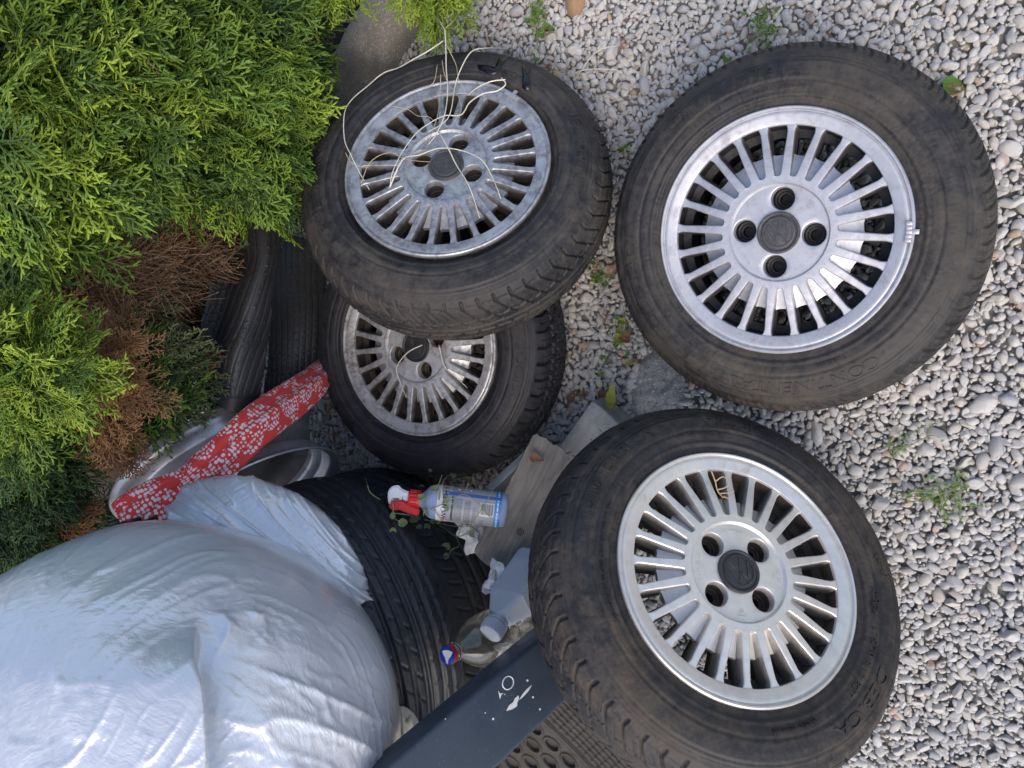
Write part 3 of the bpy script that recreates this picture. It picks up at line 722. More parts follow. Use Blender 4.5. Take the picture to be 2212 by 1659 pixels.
def spray_mesh(seed, L=.115, sub=True, w=.0020, droop=.25, bare=False):
    rr = random.Random(seed); V, F, TIP = [], [], []
    def twig(p, d, L_, w0, nrm, k0, k1, segs=2):
        # flattened diamond section
        d = d.normalized(); x = d.cross(nrm).normalized()
        b = len(V); q = p.copy(); dd = d.copy()
        for i in range(segs + 1):
            k = i / segs; ww = w0 * (1 - .15 * k) if i < segs else w0 * .45
            for s, t in ((-1, 0), (0, .55), (1, 0), (0, -.55)):
                V.append(q + x * s * ww + nrm * t * ww); TIP.append(k0 + (k1 - k0) * k)
            if i < segs:
                dd = (dd + x * rr.uniform(-.12, .12) + nrm * rr.uniform(-.10, .08)).normalized(); q = q + dd * (L_ / segs)
        for i in range(segs):
            for j in range(4): F.append((b + i * 4 + j, b + i * 4 + (j + 1) % 4, b + (i + 1) * 4 + (j + 1) % 4, b + (i + 1) * 4 + j))
        F.append([b + segs * 4 + j for j in range(4)]); return q
    nrm = Vector((0, 0, 1)); p = Vector((0, 0, 0)); d = Vector((1, 0, 0)); step = .0086; n = int(L / step); side = 1
    for i in range(n):
        k = i / n
        d = (d + Vector((0, rr.uniform(-.05, .05), -droop * .06 + rr.uniform(-.03, .03)))).normalized(); side = -side
        q = p + d * step; twig(p, d, step, w * (1.25 - .4 * k), nrm, k * .4, k * .4 + .05, 1)
        if i > 1 and (not bare or rr.random() < .6):
            env = math.sin(math.pi * min(1, .12 + k * .95)) ** .7
            sl = (.046 * env + .006) * rr.uniform(.75, 1.1) * (L / .115); ang = R(rr.uniform(34, 52)) * side
            sd2 = Matrix.Rotation(ang, 3, 'Z') @ d; sd2.z += rr.uniform(-.18, .18); sd2.normalize()
            m2 = max(1, int(sl / .0066)); pp = q.copy(); s2 = side
            for j in range(m2):
                kk = j / m2; sd2 = (sd2 + d * .05 + Vector((0, 0, -.015))).normalized()
                qq = pp + sd2 * .0066; twig(pp, sd2, .0070, w * (1.0 - .2 * kk), nrm, .3 + .5 * kk, .35 + .6 * kk, 1); s2 = -s2
                if sub and j > 0 and (not bare or rr.random() < .5):
                    a2 = Matrix.Rotation(R(rr.uniform(28, 46)) * s2, 3, 'Z') @ sd2; a2.z += rr.uniform(-.25, .25)
                    twig(qq, a2, rr.uniform(.009, .0165) * (1.15 - .5 * kk), w * .95, nrm, .35 + .4 * kk, .75 + .25 * kk, 2)
                pp = qq
            twig(pp, sd2, .006, w * .9, nrm, .9, 1, 1)
        p = q
    me = mesh('spray', [tuple(v) for v in V], F); addattr(me, 'tip', TIP); return me
def tmpl_set(mat, seeds, **k):
    out = []
    for s in seeds:
        me = spray_mesh(s, **k); me.materials.append(mat); out.append(template('spray', me))
    return out
T_BR = tmpl_set(M['leaf_bright'], (1, 2, 3)); T_MID = tmpl_set(M['leaf_mid'], (4, 5, 6)); T_DK = tmpl_set(M['leaf_dark'], (7, 8)); T_DULL = tmpl_set(M['leaf_dull'], (9, 10))
T_BN = tmpl_set(M['leaf_brown'], (11, 12, 13), w=.0015); T_TW = tmpl_set(M['twig'], (14, 15, 16), bare=True, sub=False, w=.0013, L=.17, droop=.6)
ALLT = T_BR + T_MID + T_DK + T_DULL + T_BN + T_TW
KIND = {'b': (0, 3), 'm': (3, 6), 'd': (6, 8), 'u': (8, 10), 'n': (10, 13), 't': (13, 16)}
def rot_from(d, nrm, roll):
    d = d.normalized(); y = nrm.cross(d)
    if y.length < 1e-3: y = Vector((0, 1, 0)).cross(d)
    y.normalize(); z = d.cross(y); m3 = Matrix((d, y, z)).transposed() @ Matrix.Rotation(roll, 3, 'X'); return m3.to_euler()
VIEW = d2w((0, 0, 1)); IMR = d2w((1, 0, 0)); IMU = d2w((0, 1, 0))
def cluster(blobs, seed):
    """blobs: (u, v, distance, radius m, count, kinds, size, preferred direction in the picture's right/up) -> arrays"""
    rr = random.Random(seed); P, RO, SC, ID = [], [], [], []
    for u, v, dist, rad, cnt, kinds, size, (gx_, gy_) in blobs:
        c = at(u, v, dist); pref = (IMR * gx_ + IMU * gy_) * 1.0
        for _ in range(int(cnt * (.72 if kinds[0] in 'bmdu' else 1))):
            q = Vector((rr.gauss(0, 1), rr.gauss(0, 1), rr.gauss(0, 1))).normalized()
            if q.dot(VIEW) < -.35 and rr.random() < .8: q = (q - 2 * VIEW * q.dot(VIEW))
            rho = rad * rr.uniform(.35, 1.0) ** .7; p = c + q * rho
            d = q * .75 + pref * .9 + Vector((0, 0, -.12)) + VIEW * .18 + Vector((rr.gauss(0, .28), rr.gauss(0, .28), rr.gauss(0, .28)))
            k = rr.choice(kinds); a, b2 = KIND[k]
            P.append(p - d.normalized() * .06 * size); e = rot_from(d, q * .6 + VIEW * .8 + Vector((rr.gauss(0, .45), rr.gauss(0, .45), rr.gauss(0, .45))), rr.gauss(0, .5)); RO.append(e[:])
            s = size * rr.uniform(.7, 1.2) * (1.22 if k in 'bmdu' else 1); SC.append((s, s, s)); ID.append(rr.randrange(a, b2))
    return P, RO, SC, ID
def plant(name, label, foliage, brown, trunks, seed):
    e = empty(name, Matrix.Translation(trunks[0][0]), label, 'conifer hedge', 'conifers of the hedge')
    inv = e.matrix_world.inverted()
    for nm, bl, sd_ in (('foliage', foliage, seed), ('dead_twigs', brown, seed + 50)):
        P, RO, SC, ID = cluster(bl, sd_); P = [inv @ p for p in P]
        instancer(nm, P, RO, SC, ID, ALLT, e)
    tr = tube([crom([inv @ p for p in t], 6) for t in trunks[:1]], .022, 8, 'trunk', M['twig'], .5); link('trunk', tr, parent=e)
    for t in trunks[1:]:
        link('branch', tube([crom([inv @ p for p in t], 6)], .0045, 6, 'branch', M['twig'], .35), parent=e)
    return e
# (u, v, distance, radius, count, kinds, size, lean)
UP = []
def rowb(lst, kinds, size, lean, cnt): 
    for u, v, d, r in lst: UP.append((u, v, d, r, cnt, kinds, size, lean))
rowb([(40, 60, 1.22, .11), (180, 40, 1.25, .11), (60, 200, 1.18, .11), (40, 330, 1.16, .11), (180, 170, 1.22, .11), (150, 300, 1.2, .10), (300, 100, 1.27, .11), (290, 240, 1.25, .10), (60, 440, 1.2, .09)], 'bbmm', 1.05, (.75, -.35), 85)
rowb([(410, 60, 1.34, .11), (410, 190, 1.30, .11), (510, 110, 1.38, .09), (520, 220, 1.38, .09), (580, 310, 1.42, .055), (500, 330, 1.38, .07), (560, 170, 1.42, .07)], 'bmmm', 1.0, (.7, -.5), 60)
rowb([(40, 500, 1.26, .06), (130, 420, 1.25, .07), (230, 380, 1.25, .06), (320, 310, 1.3, .08), (400, 380, 1.36, .05), (520, 385, 1.40, .045), (560, 410, 1.44, .03), (20, 540, 1.3, .04)], 'bmmd', .85, (.45, -.7), 34)
rowb([(600, 50, 1.52, .07), (640, 90, 1.56, .035), (620, 20, 1.5, .06), (600, 170, 1.50, .06), (620, 250, 1.52, .045), (540, 20, 1.4, .08), (600, 380, 1.58, .03), (618, 440, 1.62, .02)], 'mddu', .85, (.75, -.4), 28)
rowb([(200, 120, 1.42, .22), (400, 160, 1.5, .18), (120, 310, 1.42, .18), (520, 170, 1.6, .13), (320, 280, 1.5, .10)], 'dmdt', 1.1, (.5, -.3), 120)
rowb([(925, -22, 1.42, .04), (900, -35, 1.42, .04), (960, -28, 1.45, .03), (740, -40, 1.45, .04), (680, -40, 1.45, .06)], 'b', .75, (.2, -1.0), 26)
BR1 = [(300, 570, 1.50, .10, 90, 'ntt', 1.0, (.9, .1)), (180, 590, 1.42, .09, 80, 'ntt', 1.0, (.8, .2)), (90, 610, 1.40, .06, 50, 'nn', .9, (.8, .2)), (390, 560, 1.58, .06, 40, 'ntt', .9, (.8, 0)), (380, 600, 1.66, .09, 60, 'nntt', 1.0, (.6, -.1)), (340, 520, 1.56, .08, 50, 'ntt', 1.1, (.9, 0)),
       (240, 640, 1.60, .11, 60, 'ntt', 1.1, (.7, .4)), (330, 400, 1.46, .06, 34, 'nt', .9, (.3, -.8)), (330, 660, 1.70, .10, 50, 'ntt', 1.0, (.8, .3)), (120, 500, 1.45, .07, 26, 'nnu', 1.0, (.9, .3)),
       (420, 225, 1.27, .012, 3, 'n', .6, (.5, -.9)), (400, 680, 1.75, .05, 26, 'nt', .8, (.6, .2)), (250, 590, 1.85, .25, 160, 'nt', 1.3, (.5, .2)), (100, 640, 1.5, .06, 40, 'n', .8, (.7, .3))]
g0 = atz(330, 420, .0)
def P3(*a): return [at(*x) for x in a]
plant('thuja_conifer', 'bright green thuja filling the upper left corner, its inner side dead and brown', UP, BR1,
      [[atz(250, 500, 0), at(240, 440, 1.7), at(150, 330, 1.5), at(60, 200, 1.35)], P3((470, 720, 1.85), (340, 620, 1.7), (250, 560, 1.6), (130, 480, 1.5)), P3((445, 590, 1.8), (330, 560, 1.62), (260, 520, 1.58)),
       P3((420, 640, 1.8), (360, 600, 1.6), (300, 610, 1.52), (230, 600, 1.5)), P3((280, 90, 1.17), (310, 125, 1.16), (345, 155, 1.17)), P3((590, 160, 1.5), (640, 110, 1.5), (700, 80, 1.52)), P3((300, 700, 1.75), (330, 590, 1.62), (380, 520, 1.55))], 21)
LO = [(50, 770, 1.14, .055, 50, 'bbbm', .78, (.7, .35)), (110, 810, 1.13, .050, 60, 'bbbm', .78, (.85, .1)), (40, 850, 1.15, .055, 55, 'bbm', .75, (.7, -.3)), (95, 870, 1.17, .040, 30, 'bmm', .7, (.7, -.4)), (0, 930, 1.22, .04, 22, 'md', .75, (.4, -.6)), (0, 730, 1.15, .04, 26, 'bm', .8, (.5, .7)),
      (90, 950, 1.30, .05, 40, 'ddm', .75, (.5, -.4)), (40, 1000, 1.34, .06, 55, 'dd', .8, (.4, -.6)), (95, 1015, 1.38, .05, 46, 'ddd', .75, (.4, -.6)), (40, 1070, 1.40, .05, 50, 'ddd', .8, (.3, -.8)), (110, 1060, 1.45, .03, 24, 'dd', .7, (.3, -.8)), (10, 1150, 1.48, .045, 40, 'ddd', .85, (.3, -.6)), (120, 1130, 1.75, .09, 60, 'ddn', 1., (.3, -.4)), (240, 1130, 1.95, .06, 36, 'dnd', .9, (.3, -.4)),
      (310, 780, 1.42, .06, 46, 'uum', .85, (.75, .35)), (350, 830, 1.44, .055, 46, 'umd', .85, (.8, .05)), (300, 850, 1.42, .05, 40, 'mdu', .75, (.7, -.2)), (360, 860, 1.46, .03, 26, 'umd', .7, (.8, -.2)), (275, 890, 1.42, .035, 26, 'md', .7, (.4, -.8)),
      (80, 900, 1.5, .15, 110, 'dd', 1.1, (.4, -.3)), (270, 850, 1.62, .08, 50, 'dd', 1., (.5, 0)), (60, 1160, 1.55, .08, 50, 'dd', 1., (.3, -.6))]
BR2 = [(235, 780, 1.30, .045, 34, 'n', .8, (.6, -.4)), (255, 850, 1.33, .045, 40, 'n', .8, (.5, -.7)), (235, 930, 1.33, .035, 30, 'n', .75, (.3, -.95)), (265, 740, 1.34, .03, 18, 'n', .7, (.6, .3)), (270, 980, 1.38, .02, 12, 'n', .7, (.2, -1)),
       (300, 800, 1.6, .12, 60, 'ntt', 1, (.5, 0)), (150, 1130, 1.5, .05, 20, 'n', .8, (.6, -.4)), (60, 660, 1.35, .06, 40, 'nn', .9, (.8, .4)), (440, 765, 1.5, .012, 5, 'n', .55, (.2, -1))]
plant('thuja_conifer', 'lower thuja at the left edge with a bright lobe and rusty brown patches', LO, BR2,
      [[atz(160, 980, 0), at(150, 960, 1.6), at(100, 860, 1.4), at(40, 800, 1.25)], P3((350, 960, 1.75), (320, 880, 1.55), (340, 780, 1.5)), P3((260, 950, 1.6), (240, 850, 1.45), (230, 780, 1.38)), P3((420, 800, 1.6), (330, 720, 1.55), (220, 690, 1.5))], 33)

# ================================================================== LOOSE TYRES UNDER THE BAG
M['rubberE2'] = rubber_mat('rubberE2', (.085, .085, .08), .02, base=(.013, .015, .020), rough=.5)
def loose_tyre(u, v, z, kind, mat, label, tilt, npitch, spin=0):
    c = atz(u, v, z); up = (d2w(N_C) + Vector(tilt)).normalized(); x = up.orthogonal().normalized(); y = up.cross(x)
    m = Matrix((x, y, up)).transposed().to_4x4() @ Matrix.Rotation(spin, 4, 'Z'); m.translation = c
    o, zf = make_tyre('loose_tyre', mat, kind, None, scale_r=1.11, width=.205, bead=.205, npitch=npitch, nth=640)
    o.matrix_world = m; tag(o, label, 'tyre', 'loose tyres stacked under the white bag'); return o
E1 = loose_tyre(628, 1415, .395, 4, M['rubberE2'], 'worn black tyre with muddy grooved ribs, directly under the big white bag', (-.10, .36, 0), 46)
E2 = loose_tyre(752, 1350, .200, 5, M['rubberE'], 'lower black tyre with curved cuts on its shoulder, below the ribbed tyre', (-.03, .12, 0), 70)

# ================================================================== STEEL RIM
rim_n = np.array([.575, -.761, .300]); rim_n /= np.linalg.norm(rim_n)
P_ = [(.224, 0), (.2255, -.003), (.2235, -.006), (.216, -.008), (.2115, -.014), (.209, -.020), (.2075, -.034), (.204, -.040), (.189, -.048), (.186, -.056), (.186, -.080), (.190, -.088), (.203, -.096), (.207, -.102),
      (.209, -.120), (.2115, -.128), (.216, -.134), (.2235, -.137), (.2255, -.140), (.224, -.143)]
inn = [(r - .0035, z + (0.0 if i not in (0, len(P_) - 1) else (-.001 if i == 0 else .001))) for i, (r, z) in enumerate(P_)][::-1]
prof = P_ + inn + [P_[0]]
V, F = lathe(prof, 200)
m, nt_, b = newmat('silver_steel'); T = NT(nt_); o = T.obj()
c = T.mix(T.map(T.noise(o, 14, 7, .7), .4, .65, 0, 1), (.56, .57, .60), (.42, .42, .45)); c = T.mix(T.map(T.noise(o, 50, 6, .7), .60, .68, 0, .8), c, (.10, .075, .05))
T.l(c, b.inputs['Base Color']); b.inputs['Metallic'].default_value = .5; b.inputs['Roughness'].default_value = .33; T.bump(T.noise(o, 200, 4), .1, .001, b); M['steel'] = m
xx = np.cross(rim_n, [0, 0, 1]); xx /= np.linalg.norm(xx); yy = np.cross(rim_n, xx)
mm = Matrix((d2w(xx), d2w(yy), d2w(rim_n))).transposed().to_4x4(); mm.translation = c2w((-.571, -.278, -1.65))
rim_e = empty('steel_rim', mm, 'bare silver steel rim lying on its side behind the white bag, under the red umbrella', 'rim')
link('rim_barrel', mesh('rim_barrel', V, F, sharp=50, mat=M['steel']), parent=rim_e)
V, F = lathe([(.185, -.060), (.175, -.085), (.150, -.100), (.120, -.092), (.095, -.090), (.080, -.100), (.034, -.101)], 96)
link('wheel_disc', mesh('wheel_disc', V, F, mat=simple('dark_steel', (.06, .06, .065), .6, .4)), parent=rim_e)

# ================================================================== RUBBER FLOOR MATS
m, nt_, b = newmat('mat_rubber'); T = NT(nt_); o = T.obj()
c = T.mix(T.map(T.noise(o, 9, 6, .6), .35, .65, 0, 1), (.036, .036, .038), (.058, .058, .060)); c = T.mix(T.map(T.noise(o, 30, 7, .7), .62, .72, 0, .5), c, (.09, .085, .075))
T.l(c, b.inputs['Base Color']); b.inputs['Roughness'].default_value = .52; T.bump(T.noise(o, 500, 3), .2, .001, b); M['mat'] = m
M['mat_dusty'] = rubber_mat('mat_dusty', (.070, .062, .052), .5, base=(.022, .021, .020), rough=.75)
def surf_rows(rows, nu, nv):
    cols = len(rows[0]); C_ = [crom([at(*r[j]) for r in rows], 24) for j in range(cols)]
    nr = len(C_[0]); G = []
    for i in range(nr): G.append(crom([C_[j][i] for j in range(cols)], 30))
    return np.array([[p[:] for p in g] for g in G])
def rib_mat(rows, label, nrib, shear, name='floor_mat'):
    G = surf_rows(rows, 0, 0); n1, n2, _ = G.shape
    # resample finer
    i = np.linspace(0, n1 - 1, 220); j = np.linspace(0, n2 - 1, 200)
    i0 = np.clip(i.astype(int), 0, n1 - 2); j0 = np.clip(j.astype(int), 0, n2 - 2); fi = (i - i0)[:, None, None]; fj = (j - j0)[None, :, None]
    G = (G[i0][:, j0] * (1 - fi) * (1 - fj) + G[i0 + 1][:, j0] * fi * (1 - fj) + G[i0][:, j0 + 1] * (1 - fi) * fj + G[i0 + 1][:, j0 + 1] * fi * fj)
    t = np.linspace(0, 1, 220)[:, None]; s = np.linspace(0, 1, 200)[None, :]
    du = np.gradient(G, axis=0); dv = np.gradient(G, axis=1); N = np.cross(dv, du); N /= np.linalg.norm(N, axis=2, keepdims=True) + 1e-9
    if np.mean(N @ np.array(VIEW)) < 0: N = -N
    ph = s * nrib + shear * sst(.35, 1, t) * t
    band = np.clip(sst(.0, .02, np.abs(t - .36)) * sst(.0, .02, np.abs(t - .68)) * (1 - sst(.90, .92, t)), 0, 1)
    g = 1 - sst(.10, .20, np.abs(ph - np.round(ph)))
    h = -.0030 * g * band
    nub = (1 - sst(.05, .12, np.hypot((ph + .5 - np.round(ph + .5)) * .9, (t * 26 - np.round(t * 26)) * .8))); h = h + .0016 * nub * (1 - sst(.9, .92, t))
    h = h - .0018 * (1 - sst(.004, .010, np.abs(t - .93)))
    G = G + N * h[..., None]
    me = mesh(name, G.reshape(-1, 3), gridfaces(220, 200), mat=M['mat']); o = link(name, me)
    md = o.modifiers.new('thickness', 'SOLIDIFY'); md.thickness = .005; md.offset = 1 if np.dot(np.cross(np.array(G[0, 1] - G[0, 0]), np.array(G[1, 0] - G[0, 0])), np.array(VIEW)) < 0 else -1
    return tag(o, label, 'floor mat', 'black rubber floor mats')
rib_mat([[(440, 400, 1.62), (520, 400, 1.62), (575, 400, 1.56), (612, 400, 1.60)], [(447, 490, 1.60), (508, 490, 1.63), (566, 490, 1.54), (606, 490, 1.60)], [(448, 562, 1.58), (518, 562, 1.62), (566, 562, 1.52), (598, 562, 1.58)],
         [(452, 631, 1.57), (494, 631, 1.60), (546, 631, 1.50), (588, 631, 1.57)], [(434, 694, 1.56), (478, 694, 1.58), (530, 694, 1.49), (581, 694, 1.57)], [(434, 757, 1.54), (464, 757, 1.55), (516, 757, 1.48), (572, 757, 1.57)],
         [(437, 813, 1.52), (470, 820, 1.51), (512, 826, 1.49), (562, 830, 1.57)], [(438, 845, 1.51), (470, 872, 1.50), (510, 892, 1.50), (548, 884, 1.56)]],
        'black ribbed rubber floor mat bent into an S, standing between the hedge and the wheels', 10, 3.0)
rib_mat([[(590, 520, 1.80), (640, 515, 1.80), (700, 520, 1.82)], [(588, 600, 1.78), (640, 600, 1.76), (700, 600, 1.80)], [(584, 690, 1.74), (640, 690, 1.72), (700, 680, 1.76)], [(580, 790, 1.70), (630, 790, 1.70), (690, 770, 1.74)],
         [(566, 880, 1.68), (618, 850, 1.70), (684, 812, 1.72)]], 'dark shaded rubber floor mat between the bent mat and the half hidden wheel', 9, -1.2)
rib_mat([[(380, 690, 1.74), (420, 680, 1.72), (470, 690, 1.70)], [(385, 730, 1.72), (420, 735, 1.70), (470, 740, 1.68)], [(420, 800, 1.70), (445, 805, 1.68), (480, 810, 1.66)], [(440, 880, 1.68), (460, 885, 1.66), (490, 890, 1.66)]],
        'small visible end of a black rubber mat sticking out left of the bent mat', 4, 0)
# the flat mat at the bottom, ribs and oval cups
ax = (math.cos(R(-46)), math.sin(R(-46)), .02)
mf = frame(1172, 1556, 1.36, axis=ax, up=tuple(N_C * .75 + np.array([0, .25, .5])))
nx, ny = 300, 330; xs = np.linspace(-.12, .30, nx)[:, None]; ys = np.linspace(-.22, .20, ny)[None, :]
h = -.0022 * (1 - sst(.12, .26, np.abs(ys / .0085 - np.round(ys / .0085)))) * (ys > .006) + 0 * xs
nb = (1 - sst(.10, .2, np.hypot((ys / .0085 + .5 - np.round(ys / .0085 + .5)) * .5, xs / .016 - np.round(xs / .016)))); h = h + .0014 * nb * (ys > .006)
row = np.floor((-ys - .006) / .026); cy = -(row + .5) * .026 - .006; off = (row % 2) * .0215; cx = np.round((xs - off) / .043) * .043 + off
e_ = np.hypot((xs - cx) / .0165, (ys - cy) / .0085); h = h + (ys < -.004) * (.0028 * (1 - sst(.10, .28, np.abs(e_ - 1))) - .0050 * (1 - sst(.75, .95, e_)) - .0012)
h = h + .002 * (1 - sst(.0015, .004, np.abs(ys - .001))) + vn(xs * 12, ys * 12) * .004
XX = np.broadcast_to(xs, h.shape); YY = np.broadcast_to(ys, h.shape)
o = link('floor_mat', mesh('floor_mat', np.stack([XX, YY, h], -1).reshape(-1, 3), gridfaces(nx, ny), mat=M['mat_dusty'])); o.matrix_world = mf
md = o.modifiers.new('thickness', 'SOLIDIFY'); md.thickness = .006; md.offset = -1
tag(o, 'dusty rubber floor mat with oval cups, at the bottom beside the grey beam', 'floor mat', 'black rubber floor mats')

# ================================================================== BEAM
m, nt_, b = newmat('anthracite_paint'); T = NT(nt_); o = T.obj()
c = T.mix(T.noise(o, 8, 5), (.030, .044, .066), (.042, .058, .082)); c = T.mix(T.map(T.noise(o, 330, 2, .5), .70, .74, 0, .6), c, (.35, .36, .36)); ms_ = T.n('ShaderNodeMapping'); T.l(o, ms_.inputs[0]); ms_.inputs['Scale'].default_value = (4, 60, 4); ms_.inputs['Rotation'].default_value = (0, 0, .5); c = T.mix(T.map(T.noise(ms_.outputs[0], 3, 5, .7), .66, .70, 0, .3), c, (.20, .22, .24)); T.l(T.map(T.noise(o, 18, 6, .7), .35, .65, .32, .6), b.inputs['Roughness']); c = T.mix(T.map(T.noise(o, 22, 8, .7), .64, .72, 0, .25), c, (.16, .16, .15))
T.l(c, b.inputs['Base Color']); M['anthracite'] = m
pa, pb = at(1178, 1462, 1.17), at(885, 1725, 1.00)
bx = (pb - pa).normalized(); bz = (d2w((.10, .05, 1)) - bx * d2w((.10, .05, 1)).dot(bx)).normalized(); by = bz.cross(bx)
mb = Matrix((bx, by, bz)).transposed().to_4x4(); mb.translation = pa
beam = empty('metal_beam', mb, 'dark grey painted square metal beam with white paint marks, lower middle', 'beam')
bm = bmesh.new(); boxbm(bm, (.22, 0, -.03), (.56, .104, .06), None, .007, 4); link('beam_body', bm2me(bm, 'beam_body'), M['anthracite'], beam)
M['white_paint'] = simple('white_paint', (.62, .63, .62), .6, 0, .1, 100)
mbi = mb.inverted()
def on_beam(u, v):
    o_ = Vector(CAM); d = (at(u, v, 1) - o_).normalized(); o2 = mbi @ o_; d2 = mbi.to_3x3() @ d; t = -o2.z / d2.z; return o2 + d2 * t
def flatpoly(pts, z, parent, name, mat):
    P = [on_beam(*p) for p in pts]; V = [(p.x, p.y, z) for p in P] + [(p.x, p.y, z - .0008) for p in P]; n = len(P)
    F = [tuple(range(n)), tuple(range(2 * n - 1, n - 1, -1))] + [(i, n + i, n + (i + 1) % n, (i + 1) % n) for i in range(n)]
    link(name, mesh(name, V, F, smooth=False, mat=mat), parent=parent)
ring = []
for k in range(40):
    a = 2 * math.pi * k / 40; wob = 1 + .03 * math.sin(k * 2.3); ring.append((1097 + 13 * wob * math.cos(a) * .86 - 4 * math.sin(a), 1475 + 14 * wob * math.sin(a) + 3 * math.cos(a)))
rp = [on_beam(*p) for p in ring]; rp = [Vector((p.x, p.y, .0004)) for p in rp]
link('painted_ring', tube([rp + rp[:2]], .0009, 6, 'painted_ring', M['white_paint']), parent=beam)
flatpoly([(1093, 1536), (1099, 1524), (1108, 1517), (1112, 1508), (1119, 1502), (1121, 1508), (1117, 1518), (1116, 1526), (1106, 1532)], .0006, beam, 'paint_mark', M['white_paint'])
flatpoly([(1120, 1513), (1128, 1500), (1138, 1488), (1149, 1479), (1141, 1493), (1130, 1505)], .0006, beam, 'paint_mark', M['white_paint'])
flatpoly([(1076, 1492), (1080, 1498), (1087, 1497), (1082, 1502), (1080, 1510), (1078, 1501)], .0006, beam, 'paint_mark', M['white_paint'])
for u, v, r_ in ((1139, 1470, 2), (1151, 1506, 2), (1166, 1532, 2), (1065, 1553, 2.2), (1048, 1540, 1.2), (962, 1553, 1), (1090, 1500, 1)):
    flatpoly([(u + r_ * math.cos(a), v + r_ * 1.3 * math.sin(a)) for a in np.linspace(0, 5.6, 8)], .0006, beam, 'paint_mark', M['white_paint'])

# ================================================================== PLANK, BLOCK, STRIP
m, nt_, b = newmat('weathered_wood'); T = NT(nt_); o = T.obj()
mp = T.n('ShaderNodeMapping'); T.l(o, mp.inputs[0]); mp.inputs['Scale'].default_value = (1, 9, 9)
kn_ = T.n('ShaderNodeVectorMath', operation='DISTANCE'); T.l(o, kn_.inputs[0]); kn_.inputs[1].default_value = (-.045, -.012, .011)
kd_ = kn_.outputs['Value']; kf = T.map(kd_, .0, .03, 1, 0)
n0 = T.noise(mp.outputs[0], 14, 8, .72, .4); w1 = T.n('ShaderNodeTexWave', wave_type='RINGS', rings_direction='SPHERICAL'); mk = T.n('ShaderNodeMapping'); T.l(o, mk.inputs[0]); mk.inputs['Location'].default_value = (.045, .012, -.011)
T.l(mk.outputs[0], w1.inputs[0]); w1.inputs['Scale'].default_value = 95; w1.inputs['Distortion'].default_value = 3
g = T.mix(T.map(kf, .35, .6, 0, .6), n0, w1.outputs['Fac'])
c = T.ramp(g, [(.25, (.080, .073, .064)), (.5, (.175, .162, .145)), (.75, (.270, .252, .230))]); c = T.mix(T.map(kd_, .006, .0095, .75, 0), c, (.06, .045, .035))
T.l(c, b.inputs['Base Color']); b.inputs['Roughness'].default_value = .85; T.bump(g, .5, .002, b); M['wood'] = m
pa, pb = at(1070, 1222, 1.43), at(1200, 965, 1.43)
px_ = (pb - pa).normalized(); L = (pb - pa).length; pz_ = (d2w((.05, .10, 1)) - px_ * d2w((.05, .10, 1)).dot(px_)).normalized(); py_ = pz_.cross(px_)
mpk = Matrix((px_, py_, pz_)).transposed().to_4x4(); mpk.translation = (pa + pb) / 2
nX, nY = 90, 36; X, Y = np.meshgrid(np.linspace(-1, 1, nX), np.linspace(-1, 1, nY), indexing='ij')
ex = L / 2 * X; ex = ex + np.where(X < -.9, (np.abs(Y) ** 2.5) * .012 - .004, 0) + (X > .9) * (vn(Y * 8, 3.) * .006 + np.abs(Y) * .004); ey = Y * .047 + .001 * vn(X * 14, 7 + Y * 0)
top = np.stack([ex, ey, .011 + vn(X * 5, Y * 24) * .0006 - (np.abs(Y) > .95) * .0015], -1); bot = top.copy(); bot[..., 2] = -.011
V = np.concatenate([top.reshape(-1, 3), bot.reshape(-1, 3)]); F = gridfaces(nX, nY); F2 = (F + nX * nY)[:, ::-1]
idx = np.arange(nX * nY).reshape(nX, nY); bd = list(idx[:, 0]) + list(idx[-1, 1:]) + list(idx[-2::-1, -1]) + list(idx[0, -2:0:-1]); off = nX * nY
Fs = [(bd[i], bd[(i + 1) % len(bd)], bd[(i + 1) % len(bd)] + off, bd[i] + off) for i in range(len(bd))]
me = mesh('wooden_plank', V, list(map(tuple, F)) + list(map(tuple, F2)) + Fs, mat=M['wood']); bm = bmesh.new(); bm.from_mesh(me); bmesh.ops.recalc_face_normals(bm, faces=bm.faces); bm.to_mesh(me); bm.free(); me.shade_smooth(); me.set_sharp_from_angle(angle=R(45))
o = link('wooden_plank', me); o.matrix_world = mpk; tag(o, 'short weathered grey brown plank with one knot, beside the spray bottle', 'plank')
M['block'] = simple('block_concrete', (.36, .36, .34), .9, 0, .15, 50, .7, 260, col2=(.27, .27, .26), dirt=(.13, .13, .12), dscale=180, dthr=.60)
A0, A1 = atz(1048, 1262, .075), atz(1322, 902, .075); bxx = (A1 - A0).normalized(); byy = Vector((0, 0, 1)).cross(bxx)
# keep the block's visible long edge on the left side of the plank
mbk = Matrix((bxx, byy, Vector((0, 0, 1)))).transposed().to_4x4(); mbk.translation = (A0 + A1) / 2 + Vector((0, 0, -.037))
bm = bmesh.new(); boxbm(bm, (0, 0, 0), ((A1 - A0).length, .10, .074), None, .004, 2); bmesh.ops.subdivide_edges(bm, edges=bm.edges, cuts=6, use_grid_fill=True)
for v in bm.verts: v.co += Vector(noise.noise_vector(v.co * 25)) * .0025
o = link('concrete_block', bm2me(bm, 'concrete_block', True, 35), M['block']); o.matrix_world = mbk; tag(o, 'long pale concrete kerb block lying under the plank and the tilted wheel', 'block')
bm = bmesh.new(); boxbm(bm, (0, 0, 0), (.135, .046, .004), None, .001); boxbm(bm, (0, .021, .011), (.135, .004, .020), None, .001); boxbm(bm, (0, -.021, .011), (.135, .004, .020), None, .001)
boxbm(bm, (-.066, 0, .009), (.004, .040, .018), None, .001)
